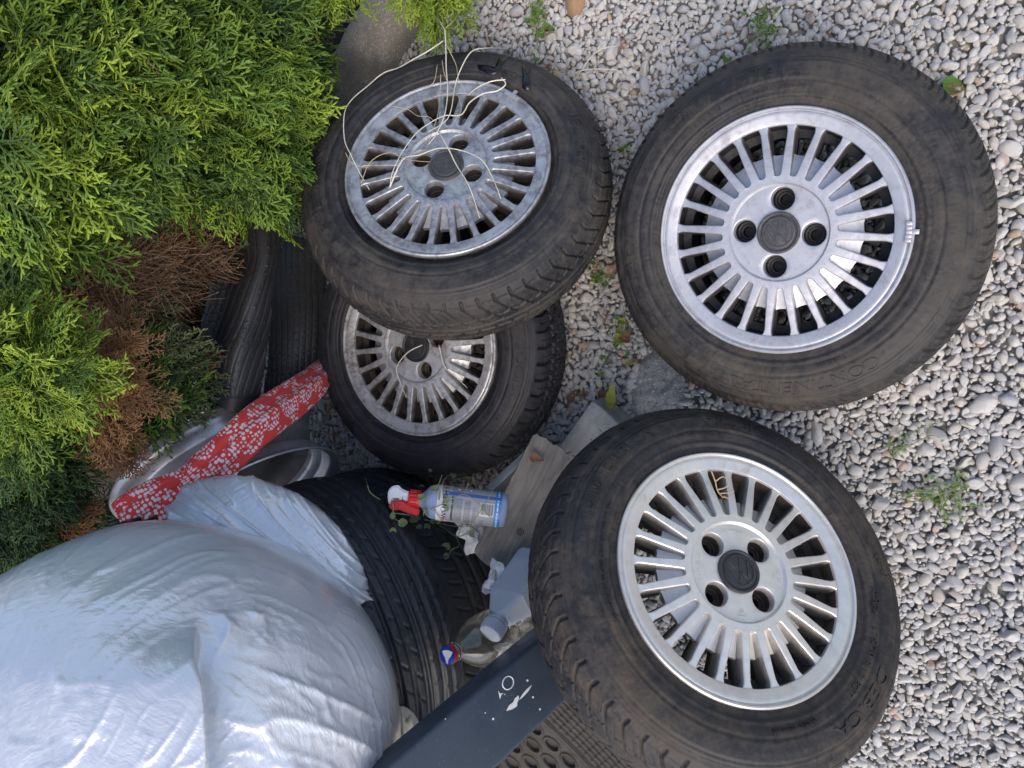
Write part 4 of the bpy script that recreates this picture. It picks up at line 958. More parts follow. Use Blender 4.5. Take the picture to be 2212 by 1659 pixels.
o = link('plastic_channel', bm2me(bm, 'plastic_channel'), simple('pale_plastic', (.46, .46, .42), .45, 0, .1, 20, col2=(.38, .38, .36))); o.matrix_world = frame(1122, 1016, 1.50, 43) @ Matrix.Rotation(R(25), 4, 'X')
tag(o, 'pale grey plastic channel piece between the plank and the half hidden wheel', 'plastic part')

# ================================================================== RAY HITS ON WHAT IS BUILT SO FAR
bpy.context.view_layer.update()
DG = bpy.context.evaluated_depsgraph_get()
def hitd(u, v, default=1.6):
    d = M3 @ ray(u, v); L_ = np.linalg.norm(d); ok, loc, nrm, i, ob, mx = S.ray_cast(DG, Vector(CAM), Vector(d / L_))
    return ((loc - Vector(CAM)).length / L_) if ok else default

# ================================================================== UMBRELLA
m, nt_, b = newmat('umbrella_cloth'); T = NT(nt_); uvn = T.uv()
v1 = T.n('ShaderNodeTexVoronoi', feature='F1'); v1.inputs['Scale'].default_value = 17; v1.inputs['Randomness'].default_value = .3; T.l(uvn, v1.inputs['Vector'])
v2 = T.n('ShaderNodeTexVoronoi', feature='F1'); v2.inputs['Scale'].default_value = 140; v2.inputs['Randomness'].default_value = .45; T.l(uvn, v2.inputs['Vector'])
sz = T.map(T.noise(uvn, 90, 2), .35, .65, .38, .48)
dot = T.math('LESS_THAN', v2.outputs['Distance'], sz); clus = T.math('LESS_THAN', v1.outputs['Distance'], .52)
c = T.mix(T.math('MULTIPLY', dot, clus), T.mix(T.noise(uvn, 20, 3), (.80, .060, .050), (.70, .040, .038)), (.84, .72, .76))
T.l(c, b.inputs['Base Color']); b.inputs['Roughness'].default_value = .7; b.inputs['Sheen Weight'].default_value = .2; M['umb'] = m
ctl = [(724, 786, 22, 1.74), (690, 812, 28, 1.68), (655, 842, 35, 1.61), (600, 884, 41, 1.53), (540, 932, 43, 1.45), (485, 985, 42, 1.41), (440, 1018, 35, 1.39), (408, 1040, 27, 1.37), (384, 1053, 33, 1.36), (345, 1078, 43, 1.34), (295, 1106, 45, 1.32), (262, 1124, 36, 1.31)]
pts = crom([at(u, v, d) for u, v, r, d in ctl], 16); wid = crom([Vector((r * d / FP, 0, 0)) for u, v, r, d in ctl], 16)
nA = 96; VV = []; UV = []; s_ = 0
for i, p in enumerate(pts):
    t = (pts[min(i + 1, len(pts) - 1)] - pts[max(i - 1, 0)]).normalized(); side = t.cross(VIEW).normalized(); up = side.cross(t).normalized(); k = i / (len(pts) - 1)
    if i: s_ += (p - pts[i - 1]).length
    w = wid[i].x; pinch = math.exp(-((k - .64) / .05) ** 2)
    for j in range(nA):
        a = 2 * math.pi * j / nA
        fold = .24 * abs(math.sin(a * 3 + 1.6 * math.sin(k * 4) + 1)) + .10 * abs(math.sin(a * 5.5 + 4 * k)) - .10 + pinch * .10 * math.sin(a * 14 + 2) + (.16 * max(0, k - .68) / .32) * math.sin(a * 7 + 3 * k)
        fold += .05 * float(vn(k * 26, math.cos(a) * 2, math.sin(a) * 2)); r = w * (1 + fold - .06)
        q = p + side * math.cos(a) * r + up * math.sin(a) * r * .72
        VV.append(q[:]); UV.append((s_, a * .036))
umb_e = empty('umbrella', Matrix.Translation(pts[len(pts) // 2]), 'folded red umbrella with white dots lying across the bare steel rim', 'umbrella')
iv = umb_e.matrix_world.inverted()
me = mesh('canopy', [(iv @ Vector(q))[:] for q in VV], gridfaces(len(pts), nA, wrap_m=True), mat=M['umb']); adduv(me, UV); link('canopy', me, parent=umb_e)
M['black_plastic'] = simple('black_plastic', (.012, .012, .013), .35)
for (a_, b_) in (((300, 1112, 1.30), (236, 1130, 1.285)), ((305, 1120, 1.30), (244, 1136, 1.28)), ((340, 1118, 1.31), (284, 1133, 1.29)), ((360, 1104, 1.33), (320, 1122, 1.30))):
    link('rib', tube([[iv @ at(*a_), iv @ at(*b_)]], .0032 if b_[0] < 250 else .0022, 8, 'rib', M['black_plastic']), parent=umb_e)

# ================================================================== BAGS
m, nt_, b = newmat('white_film'); T = NT(nt_); o = T.obj()
c = T.mix(T.map(T.noise(o, 5, 4), .3, .7, 0, 1), (.64, .67, .73), (.56, .59, .66)); c = T.mix(T.map(T.noise(o, 45, 6, .7), .73, .78, 0, .4), c, (.45, .36, .26))
T.l(c, b.inputs['Base Color']); b.inputs['Roughness'].default_value = .17; b.inputs['Specular IOR Level'].default_value = 1.0
b.inputs['Metallic'].default_value = .20; b.inputs['Subsurface Weight'].default_value = .10; b.inputs['Subsurface Radius'].default_value = (.02, .02, .024); b.inputs['Subsurface Scale'].default_value = 1.0; b.inputs['Coat Weight'].default_value = .25; b.inputs['Coat Roughness'].default_value = .15
mp = T.n('ShaderNodeMapping'); T.l(o, mp.inputs[0]); sx_ = T.n('ShaderNodeSeparateXYZ'); T.l(o, sx_.inputs[0]); ax_ = T.math('SUBTRACT', sx_.outputs[0], .06); ay_ = T.math('SUBTRACT', sx_.outputs[1], .02)
rr_n = T.math('SQRT', T.math('ADD', T.math('MULTIPLY', ax_, ax_), T.math('MULTIPLY', ay_, ay_))); an_ = T.math('ARCTAN2', ay_, ax_)
cb_ = T.n('ShaderNodeCombineXYZ'); T.l(T.math('ADD', T.math('MULTIPLY', rr_n, 130), T.math('MULTIPLY', T.noise(o, 6, 3), 9)), cb_.inputs[0]); T.l(T.math('MULTIPLY', an_, 7), cb_.inputs[1])
bn1 = T.bump(T.noise(cb_.outputs[0], 1.0, 4, .55), .55, .0030, None); msk = T.map(rr_n, .10, .17, 0, 1)
T.bump(T.noise(o, 40, 5, .6, 1.5), .22, .004, b, prev=bn1); M['film'] = m
def ridge(x): return 1 - np.abs(x) * 2
def bag_shape(a, bb):
    """height of the film's wrinkles over the bag's unit disc (a to the right, bb up)"""
    h = np.zeros_like(a)
    x = a - .30; y = bb - .04; rho = np.hypot(x * 1.1, y); psi = np.arctan2(y, x); nz_ = vn(a * 4, bb * 4, 1.5) * .05
    def crease(q, p=4): return np.maximum(ridge(q), 0) ** p
    up_ = sst(.42, .62, rho) * sst(-.25, .05, y)
    h += up_ * (.0026 * crease(vn((rho + nz_) * 22, psi * 1.6, 4.), 3) + .0012 * crease(vn((rho + nz_) * 48, psi * 3.2, 9.), 3) + .0040 * vn((rho + nz_) * 7, psi * 1.2, 2.))
    rt_ = sst(.35, .6, rho) * sst(.05, -.2, y) * (a > .3)
    h += rt_ * (.0022 * crease(vn((rho + nz_) * 30, psi * 4, 14.)) + .004 * vn((rho + nz_) * 8, psi * 2, 15.))
    # the folded flap with its sharp right edge
    ed = .155 + .035 * sst(.45, -.1, bb) + .008 * vn(bb * 9, 5.5); dl = ed - a
    below = 1 - sst(.22, .60, bb + .05 * vn(a * 3, 3.)); stp = 1 / (1 + np.exp(-dl / .0045))
    h += below * stp * .058 * np.exp(-np.maximum(dl, 0) / .35) - below * (1 - stp) * .016 * np.exp(np.minimum(dl, 0) / .15)
    # crumpled crest to the right of the flap's top
    m2 = np.exp(-(((a - .36) / .20) ** 2 + ((bb - .50) / .10) ** 2)) * sst(-.02, .03, -dl + .01)
    u_ = (a * .45 + bb * .89); w_ = (a * .89 - bb * .45)
    h += m2 * (.0022 * np.maximum(ridge(vn(w_ * 5 + 1.2 * vn(a * 6, bb * 6, 1.), u_ * 3, 7.)), -.5) + .007 * crease(vn(w_ * 11, u_ * 4, 8.), 4) + .003 * crease(vn(a * 30, bb * 26, 18.), 3))
    # pulled folds running down to the right
    m3 = sst(.42, .25, bb) * sst(.15, .25, a) * (1 - sst(.60, .85, rho)); q1 = a * .45 + bb * .9; q2 = a * .9 - bb * .45
    h += m3 * (.0060 * crease(vn(q1 * 7, q2 * 1.6, 21.), 5) + .0030 * crease(vn(q1 * 17 + q2 * 5, q2 * 5, 22.), 5) + .0016 * crease(vn(a * 34, bb * 30, 24.), 3) + .006 * vn(q1 * 3, q2 * 1.5, 23.))
    # flat crinkled left side
    m4 = (dl > 0) * sst(.45, .25, bb)
    h += m4 * (.003 * vn(a * 3, bb * 2, 31.) + .004 * crease(vn(a * 6 - bb * 3.5, bb * 2.5 + a, 33.), 5) + .0035 * crease(vn(a * 15 - bb * 8, bb * 9, 34.), 3) * sst(.22, .08, bb) * np.exp(-((a - .02) / .18) ** 2))
    return h
def bag_obj(name, u, v, d, R3, ang, shapef, label, cat, n1=520, n2=250, mat=None, lumps=.02, seed=0, proj=False):
    f = frame(u, v, d, ang); ph = np.linspace(0, 2 * np.pi, n1, endpoint=False)[:, None]; th = (np.linspace(.002, 1, n2)[None, :] ** .85) * math.pi * .93
    a = np.sin(th) * np.cos(ph); bb = np.sin(th) * np.sin(ph); cz = np.cos(th) + 0 * ph; front = sst(-.1, .35, cz)
    A2, B2 = a, bb
    if proj:      # lay the folds out on the skin as it bulges towards the viewer
        f4 = np.array(f); Pw = np.stack([a * R3[0], bb * R3[1], cz * R3[2]], -1) @ f4[:3, :3].T + f4[:3, 3]; Pc = (Pw - CAM) @ M3.T if False else (Pw - CAM) @ np.linalg.inv(M3).T
        A2 = ((1106 + FP * Pc[..., 0] / -Pc[..., 2]) - 330) / 560; B2 = (1620 - (829.5 - FP * Pc[..., 1] / -Pc[..., 2])) / 500
    h = shapef(A2, B2) * front + lumps * vn(a * 1.7 + seed, bb * 1.7, cz * 1.7)
    rr_ = 1 + h / R3[0]
    V = np.stack([a * R3[0] * rr_, bb * R3[1] * rr_, cz * R3[2] * rr_], -1).reshape(-1, 3)
    o = link(name, mesh(name, V, gridfaces(n1, n2, wrap_n=True), mat=mat or M['film'])); o.matrix_world = f; return tag(o, label, cat)
bag_obj('plastic_bag', 330, 1622, 1.14, (.372, .332, .30), 0, bag_shape, 'huge bulging white plastic bag with a sharp fold, filling the lower left corner', 'bag', 560, 290, proj=True)
def tail_shape(a, bb):
    q = bb * (1.25 + .5 * a) + .25 * a * a
    return .016 * np.maximum(ridge(vn(q * 3.2, a * .8, 51.)), -.2) ** 1 + .007 * np.maximum(ridge(vn(q * 8, a * 1.4, 52.)), 0) ** 3 + .003 * np.maximum(ridge(vn(q * 18, a * 3, 53.)), 0) ** 3
bag_obj('plastic_bag', 582, 1215, 1.31, (.185, .125, .09), -33, tail_shape, 'smaller crumpled white plastic bag tucked behind the huge bag, touching the umbrella', 'bag', 360, 200, seed=5, lumps=.012)
M['cream_film'] = simple('cream_film', (.66, .60, .50), .45, 0, .08, 20, .1, 80)
def cr_shape(a, bb): return .012 * np.maximum(ridge(vn(a * 5, bb * 1.5, 61.)), -.3) + .005 * vn(a * 12, bb * 6, 62.)
bag_obj('plastic_bag', 868, 1640, 1.26, (.050, .088, .05), 18, cr_shape, 'small upper cream bit of bag peeking out right of the huge white bag', 'bag', 160, 90, mat=M['cream_film'], seed=9, lumps=.006)
bag_obj('plastic_bag', 806, 1690, 1.28, (.070, .100, .05), 28, cr_shape, 'long cream fold of bag at the bottom edge, below the smaller cream bit', 'bag', 160, 90, mat=M['cream_film'], seed=12, lumps=.006)

# ================================================================== RAGS
M['rag'] = simple('rag_cloth', (.68, .69, .70), .8, 0, .08, 30, .2, 200, dirt=(.35, .28, .18), dscale=20, dthr=.66)
def rag(u, v, d, w, h_, ang, seed, amp, label, up=None):
    f = frame(u, v, d, ang); n = 90; A, B = np.meshgrid(np.linspace(-1, 1, n), np.linspace(-1, 1, n), indexing='ij')
    e = 1 + .22 * vn(np.arctan2(B, A) * 2.2, seed * 1.7); x = A * w / 2 * e + .12 * w * vn(A * 2.5, B * 2.5, seed); y = B * h_ / 2 * e + .12 * h_ * vn(A * 2.5, B * 2.5, seed + 7)
    z = amp * np.maximum(ridge(vn(A * 2.4 + B, B * 2 - A * .6, seed + 3)), -.6) + amp * .5 * ridge(vn(A * 5, B * 4.2, seed + 4)) * .6 - amp * 1.6 * (np.hypot(A, B) ** 3) * .6
    me = mesh('rag', np.stack([x, y, z], -1).reshape(-1, 3), gridfaces(n, n), mat=M['rag']); o = link('rag', me); o.matrix_world = f
    md = o.modifiers.new('thickness', 'SOLIDIFY'); md.thickness = .0015; return tag(o, label, 'rag')
rag(1024, 1140, 1.47, .070, .085, 20, 3, .012, 'crumpled white rag showing left of the plank under the spray bottle base')
rag(1086, 1262, 1.36, .055, .055, -20, 11, .012, 'small crumpled white rag at the plank end above the grey oil bottle')
rag(1112, 1290, 1.375, .075, .09, 35, 17, .010, 'crumpled white paper bag wrapped behind the grey oil bottle')
rag(1108, 1400, 1.37, .060, .030, 30, 25, .008, 'torn stained paper corner below the grey oil bottle cap')

# ================================================================== OIL BOTTLE
def loft(secs, n=48, power=4):
    VV = []
    for (x, rx, ry, pw) in secs:
        for j in range(n):
            a = 2 * math.pi * j / n; c_, s2 = math.cos(a), math.sin(a); e = 2 / pw
            VV.append((math.copysign(abs(c_) ** e, c_) * rx, math.copysign(abs(s2) ** e, s2) * ry, x))
    return VV, gridfaces(len(secs), n, wrap_m=True)
M['oil'] = simple('oil_bottle', (.38, .42, .49), .30, 0, .05, 20); M['oilcap'] = simple('oil_cap', (.42, .46, .53), .42, 0, .05, 60, .2, 200)
f = frame(1058, 1370, 1.265, axis=(.80, -.55, .12), up=(-.46, -.58, .67))
ob = empty('oil_bottle', f, 'grey oil bottle with a ribbed grey screw cap, wedged beside the tilted wheel', 'bottle')
secs = [(-.012, .0150, .0150, 2), (-.022, .0150, .0150, 2), (-.0225, .0195, .0195, 2), (-.0245, .0200, .0200, 2), (-.026, .0165, .0165, 2), (-.033, .0170, .0170, 2.1), (-.034, .0185, .018, 2.3), (-.037, .0195, .0185, 5), (-.068, .0335, .0235, 14), (-.0705, .0350, .0245, 14), (-.0745, .0355, .0250, 14), (-.170, .0355, .024, 10), (-.175, .034, .023, 9), (-.156, .001, .001, 2)]
V, F = loft(secs); V = [(x * .707 - y * .707, x * .707 + y * .707, z) for x, y, z in V]; me = mesh('bottle_body', V, F[:, ::-1], sharp=18, mat=M['oil']); bm = bmesh.new(); bm.from_mesh(me); bmesh.ops.recalc_face_normals(bm, faces=bm.faces); bm.to_mesh(me); bm.free(); link('bottle_body', me, parent=ob)
n = 144; VV = []
for (z, r, rib) in ((.0, .0001, 0), (.0002, .0165, 0), (-.0002, .0182, 0), (-.0015, .0192, 0), (-.0035, .0195, 1), (-.018, .0197, 1), (-.019, .0200, 0), (-.0205, .0200, 0), (-.0205, .015, 0)):
    for j in range(n):
        a = 2 * math.pi * j / n; q = r + rib * .0010 * (1 if (j // 2) % 2 else -1) * 1; VV.append((q * math.cos(a), q * math.sin(a), z))
link('screw_cap', mesh('screw_cap', VV, gridfaces(9, n, wrap_m=True), sharp=35, mat=M['oilcap']), parent=ob)

# ================================================================== CLEAR BOTTLE
m, nt_, b = newmat('clear_pet'); T = NT(nt_); b.inputs['Base Color'].default_value = (.97, .97, .94, 1); b.inputs['Transmission Weight'].default_value = 1; b.inputs['Roughness'].default_value = .06; b.inputs['IOR'].default_value = 1.45
T.bump(T.noise(T.obj(), 30, 4), .15, .002, b); df = T.n('ShaderNodeBsdfDiffuse'); df.inputs[0].default_value = (.42, .41, .33, 1); mx = T.n('ShaderNodeMixShader'); mx.inputs[0].default_value = .03
T.l(b.outputs[0], mx.inputs[1]); T.l(df.outputs[0], mx.inputs[2]); T.l(mx.outputs[0], [x for x in nt_.nodes if x.type == 'OUTPUT_MATERIAL'][0].inputs[0]); M['pet'] = m
f = frame(962, 1417, 1.245, axis=(.3, 1, .3), up=(-.66, -.06, .75))
pb_ = empty('drink_bottle', f, 'clear plastic drink bottle with a blue and red cap, wedged over the black tyre', 'bottle')
pr = [(.0108, -.012), (.0110, -.022), (.0150, -.0225), (.0150, -.0245), (.0118, -.025), (.0130, -.030), (.0200, -.040), (.0300, -.053), (.0385, -.068), (.0440, -.086), (.0462, -.105), (.0465, -.130), (.0450, -.136), (.0465, -.142), (.0465, -.190), (.0450, -.196), (.0465, -.202), (.0460, -.235), (.040, -.25), (.0001, -.25)]
pr2 = [(max(.0001, r - .0008), z + (.0008 if z < -.24 else 0)) for r, z in pr][::-1]
V, F = lathe([(x.x, x.y) for x in crom([Vector((r, z, 0)) for r, z in pr], 3)] + [(x.x, x.y) for x in crom([Vector((r, z, 0)) for r, z in pr2], 3)], 64)
me = mesh('bottle_body', V, F[:, ::-1], mat=M['pet']); bm = bmesh.new(); bm.from_mesh(me); bmesh.ops.recalc_face_normals(bm, faces=bm.faces); bm.to_mesh(me); bm.free(); link('bottle_body', me, parent=pb_)
M['cap_blue'] = simple('cap_blue', (.008, .040, .36), .3, 0, .1, 50); M['cap_red'] = simple('cap_red', (.42, .015, .025), .35)
V, F = lathe([(.0001, .0002), (.0125, .0002), (.0142, -.0008), (.0148, -.003), (.0148, -.0062)], 48); link('cap_top', mesh('cap_top', V, F[:, ::-1], sharp=40, mat=M['cap_blue']), parent=pb_)
V, F = lathe([(.0149, -.0062), (.0152, -.008), (.0152, -.0145), (.0148, -.015), (.0120, -.015)], 48); link('cap_ring', mesh('cap_ring', V, F[:, ::-1], sharp=40, mat=M['cap_red']), parent=pb_)
fi = f.inverted()
def capp(u, v, z):
    o_ = Vector(CAM); d = (at(u, v, 1) - o_).normalized(); o2 = fi @ o_; d2 = fi.to_3x3() @ d; t = (z - o2.z) / d2.z; q = o2 + d2 * t; return (q.x, q.y, z)
pl = [(955, 1406), (962, 1404), (970, 1405), (978, 1409), (974, 1418), (969, 1424), (967, 1435), (964, 1432), (961, 1420), (957, 1413)]
V = [capp(u, v, .0009) for u, v in pl] + [capp(u, v, .0003) for u, v in pl]; n = len(pl)
link('torn_sticker', mesh('torn_sticker', V, [tuple(range(n)), tuple(range(2 * n - 1, n - 1, -1))] + [(i, n + i, n + (i + 1) % n, (i + 1) % n) for i in range(n)], smooth=False, mat=M['rag']), parent=pb_)

# ================================================================== SPRAY BOTTLE
f = frame(907, 1080, 1.43, -7, up=(.04, .12, 1))
sb = empty('spray_bottle', f, 'clear blue spray bottle with red and white trigger head, overgrown by a thin vine', 'bottle')
m, nt_, b = newmat('milky_plastic'); T = NT(nt_); b.inputs['Base Color'].default_value = (.42, .52, .78, 1); b.inputs['Roughness'].default_value = .28; b.inputs['Transmission Weight'].default_value = .25; b.inputs['Subsurface Weight'].default_value = .3; b.inputs['Subsurface Radius'].default_value = (.01, .01, .02); b.inputs['Subsurface Scale'].default_value = .5; M['milky'] = m
secs = [(0, .0125, .0125, 2), (.004, .0135, .0135, 2), (.010, .0200, .0195, 2), (.017, .0285, .0270, 2.2), (.026, .0318, .0300, 2.3), (.036, .0325, .0305, 2.3), (.150, .0325, .0305, 2.3), (.158, .0315, .0295, 2.3), (.163, .0285, .0265, 2.3), (.165, .001, .001, 2)]
V, F = loft(secs, 72); V = [(z, x, y) for x, y, z in V]; me = mesh('bottle_body', V, F, mat=M['milky']); bm = bmesh.new(); bm.from_mesh(me); bmesh.ops.recalc_face_normals(bm, faces=bm.faces); bm.to_mesh(me); bm.free(); link('bottle_body', me, parent=sb)
M['red_plastic'] = simple('red_plastic', (.62, .012, .015), .32, 0, .06, 50); M['white_plastic'] = simple('white_plastic', (.74, .76, .79), .38, 0, .04, 50)
n = 96; VV = []
for (x, r, rib) in ((.001, .012, 0), (.001, .0178, 0), (-.001, .0182, 0), (-.006, .0180, 0), (-.0065, .0176, 1), (-.019, .0172, 1), (-.0195, .0172, 0), (-.0205, .016, 0), (-.0205, .010, 0)):
    for j in range(n):
        a = 2 * math.pi * j / n; q = r + rib * .0006 * (1 if (j // 3) % 2 else -1); VV.append((x, q * math.cos(a), q * math.sin(a)))
link('collar', mesh('collar', VV, gridfaces(9, n, wrap_m=True), sharp=35, mat=M['red_plastic']), parent=sb)
def cp(x, y): return ((x - 480) * .0001445, -(y - 318) * .0001445)
def slab(pts, z0, z1, bev, name, mat, parent=sb):
    bm = bmesh.new(); P = [cp(*p) for p in pts]; P = [(p.x, p.y) for p in crom([Vector((*p, 0)) for p in P + [P[0]]], 3)][:-1]
    vs = [bm.verts.new((x, y, z0)) for x, y in P]; fc = bm.faces.new(vs); r = bmesh.ops.extrude_face_region(bm, geom=[fc]); vv = [g for g in r['geom'] if isinstance(g, bmesh.types.BMVert)]
    bmesh.ops.translate(bm, vec=(0, 0, z1 - z0), verts=vv); bmesh.ops.recalc_face_normals(bm, faces=bm.faces)
    es = [e for e in bm.edges if len(e.link_faces) == 2 and e.calc_face_angle(0) > 1.2]; bmesh.ops.bevel(bm, geom=es, offset=bev, segments=3, affect='EDGES')
    link(name, bm2me(bm, name, True, 40), mat, parent)
slab([(345, 228), (290, 222), (225, 198), (182, 166), (112, 188), (72, 250), (72, 320), (95, 405), (125, 440), (150, 350), (245, 345), (262, 300), (345, 296)], -.011, .011, .003, 'shroud', M['white_plastic'])
slab([(112, 352), (240, 348), (262, 340), (340, 372), (430, 408), (480, 425), (500, 455), (494, 500), (462, 515), (400, 505), (300, 485), (240, 470), (185, 486), (130, 470), (106, 430)], -.009, .0125, .0025, 'trigger', M['red_plastic'])
slab([(262, 296), (345, 292), (345, 350), (300, 352), (262, 340)], -.006, .006, .001, 'pump_tube', M['white_plastic'])
V, F = lathe([(.0001, .0020), (.0018, .0020), (.0019, .0032), (.0030, .0032), (.0032, .0020), (.0050, .0020), (.0052, .0036), (.0066, .0036), (.0070, 0)], 40)
o = link('nozzle', mesh('nozzle', V, F[:, ::-1], sharp=35, mat=M['red_plastic']), parent=sb); o.location = (*cp(182, 428), .0122)
# label shell: wraps round the body, printed
m, nt_, b = newmat('printed_label'); T = NT(nt_); uvn = T.uv(); sx = T.n('ShaderNodeSeparateXYZ'); T.l(uvn, sx.inputs[0]); X_, Y_ = sx.outputs[0], sx.outputs[1]
grey = (.36, .38, .41); c = T.mix(T.math('LESS_THAN', T.math('ADD', X_, T.math('MULTIPLY', Y_, .18)), .192), grey, (.72, .73, .75)); 
stripe = T.math('GREATER_THAN', X_, .90); c = T.mix(stripe, c, (.035, .28, .68))
dash = T.math('MULTIPLY', T.math('MULTIPLY', T.math('GREATER_THAN', X_, .935), T.math('LESS_THAN', X_, .958)), T.math('GREATER_THAN', T.math('FRACT', T.math('MULTIPLY', Y_, 13)), .25)); c = T.mix(dash, c, (.75, .78, .8))
def block(x0, x1, y0, y1, pitch, dens):
    q = T.math('MULTIPLY', T.math('MULTIPLY', T.math('GREATER_THAN', X_, x0), T.math('LESS_THAN', X_, x1)), T.math('MULTIPLY', T.math('GREATER_THAN', Y_, y0), T.math('LESS_THAN', Y_, y1)))
    ln = T.math('GREATER_THAN', T.math('FRACT', T.math('DIVIDE', X_, pitch)), .45)
    cmb = T.n('ShaderNodeCombineXYZ'); T.l(T.math('FLOOR', T.math('DIVIDE', X_, pitch)), cmb.inputs[0]); T.l(T.math('MULTIPLY', Y_, 70), cmb.inputs[1])
    nz = T.noise(cmb.outputs[0], 1.0, 1); return T.math('MULTIPLY', T.math('MULTIPLY', q, ln), T.math('GREATER_THAN', nz, dens))
for args in ((.235, .40, .12, .62, .0165, .44), (.43, .53, .12, .60, .0165, .44), (.56, .62, .10, .50, .0165, .46), (.22, .40, .72, .98, .018, .46), (.68, .74, .06, .28, .018, .48)):
    c = T.mix(T.math('MULTIPLY', block(*args), .8), c, (.05, .05, .06))
lq = T.math('MULTIPLY', T.math('MULTIPLY', T.math('GREATER_THAN', Y_, .665), T.math('LESS_THAN', Y_, .745)), T.math('GREATER_THAN', X_, .17)); c = T.mix(lq, c, (.06, .13, .42))
T.l(c, b.inputs['Base Color']); b.inputs['Roughness'].default_value = .35; M['label'] = m
LX0, LX1, LA = .034, .152, 1.35      # along the bottle, half angle
def wrap(x, s, lift=.0006):   # s = arc length towards the picture's top
    a = s / .0318; r = lambda ang: 1.0
    e = 2 / 2.3; c_, s2 = math.sin(a), math.cos(a)
    return (x, math.copysign(abs(c_) ** e, c_) * (.0325 + lift), math.copysign(abs(s2) ** e, s2) * (.0305 + lift))
nU, nV = 40, 60; V = []; UV = []
for i in range(nU):
    for j in range(nV):
        x = LX0 + (LX1 - LX0) * i / (nU - 1); s = (-1.45 + 2.9 * j / (nV - 1)) * .0318; V.append(wrap(x, s)); UV.append((i / (nU - 1), j / (nV - 1)))
me = mesh('label', V, gridfaces(nU, nV)[:, ::-1], mat=M['label']); adduv(me, UV); lab = link('label', me, parent=sb)
M['ink'] = simple('ink_black', (.02, .02, .022), .5); M['ink_red'] = simple('ink_red', (.55, .02, .03), .5); M['ink_white'] = simple('ink_white', (.75, .75, .75), .5)
def printed(txt, h, x0, s0, mat, name, stretch=1.0):
    V, F = textverts(txt, h, 0.0, .0002); 
    return link(name, mesh(name, [wrap(x0 - p[1], s0 + p[0] * stretch, .0010) for p in V], F, smooth=False, mat=mat), parent=lab)
printed('W\u00dcRTH', .0088, .0530, -.0020, M['ink'], 'brand_lettering', 1.15)
printed('GLASREINIGER AKTIV', .0034, .0640, -.0080, M['ink'], 'product_lettering')
def patch(x0, x1, s0, s1, mat, name, lift=.0009, n=6):
    V = [wrap(x0 + (x1 - x0) * i, s0 + (s1 - s0) * j / n, lift) for i in (0, 1) for j in range(n + 1)]
    link(name, mesh(name, V, gridfaces(2, n + 1)[:, ::-1], mat=mat), parent=lab)
patch(.0445, .0505, -.0335, -.0300, M['ink_red'], 'brand_mark'); patch(.0515, .0540, -.0335, -.0300, M['ink_red'], 'brand_mark'); patch(.0480, .0520, -.0290, -.0265, M['ink_red'], 'brand_mark')
patch(.0445, .0530, .0295, .0345, M['ink_red'], 'brand_mark')
patch(.113, .1395, -.0125, .0080, M['ink_white'], 'barcode_field')
rr = random.Random(4); x = .1150
while x < .1372:
    w = rr.choice((.0004, .0004, .0008, .0012)); patch(x, x + w, -.0095, .0065, M['ink'], 'barcode_bar', .0012, 3); x += w + rr.choice((.0004, .0008))
for sx0 in (.072, .094):
    for mt_, q, lf in ((M['ink_red'], .0052, .0009), (M['ink_white'], .0038, .0012)):
        V = [wrap(sx0 + q * cx_, .0305 + q * cy_, lf) for cx_, cy_ in ((-1, 0), (0, -1), (1, 0), (0, 1))]; link('hazard_mark', mesh('hazard_mark', V, [(0, 1, 2, 3)], smooth=False, mat=mt_), parent=lab)

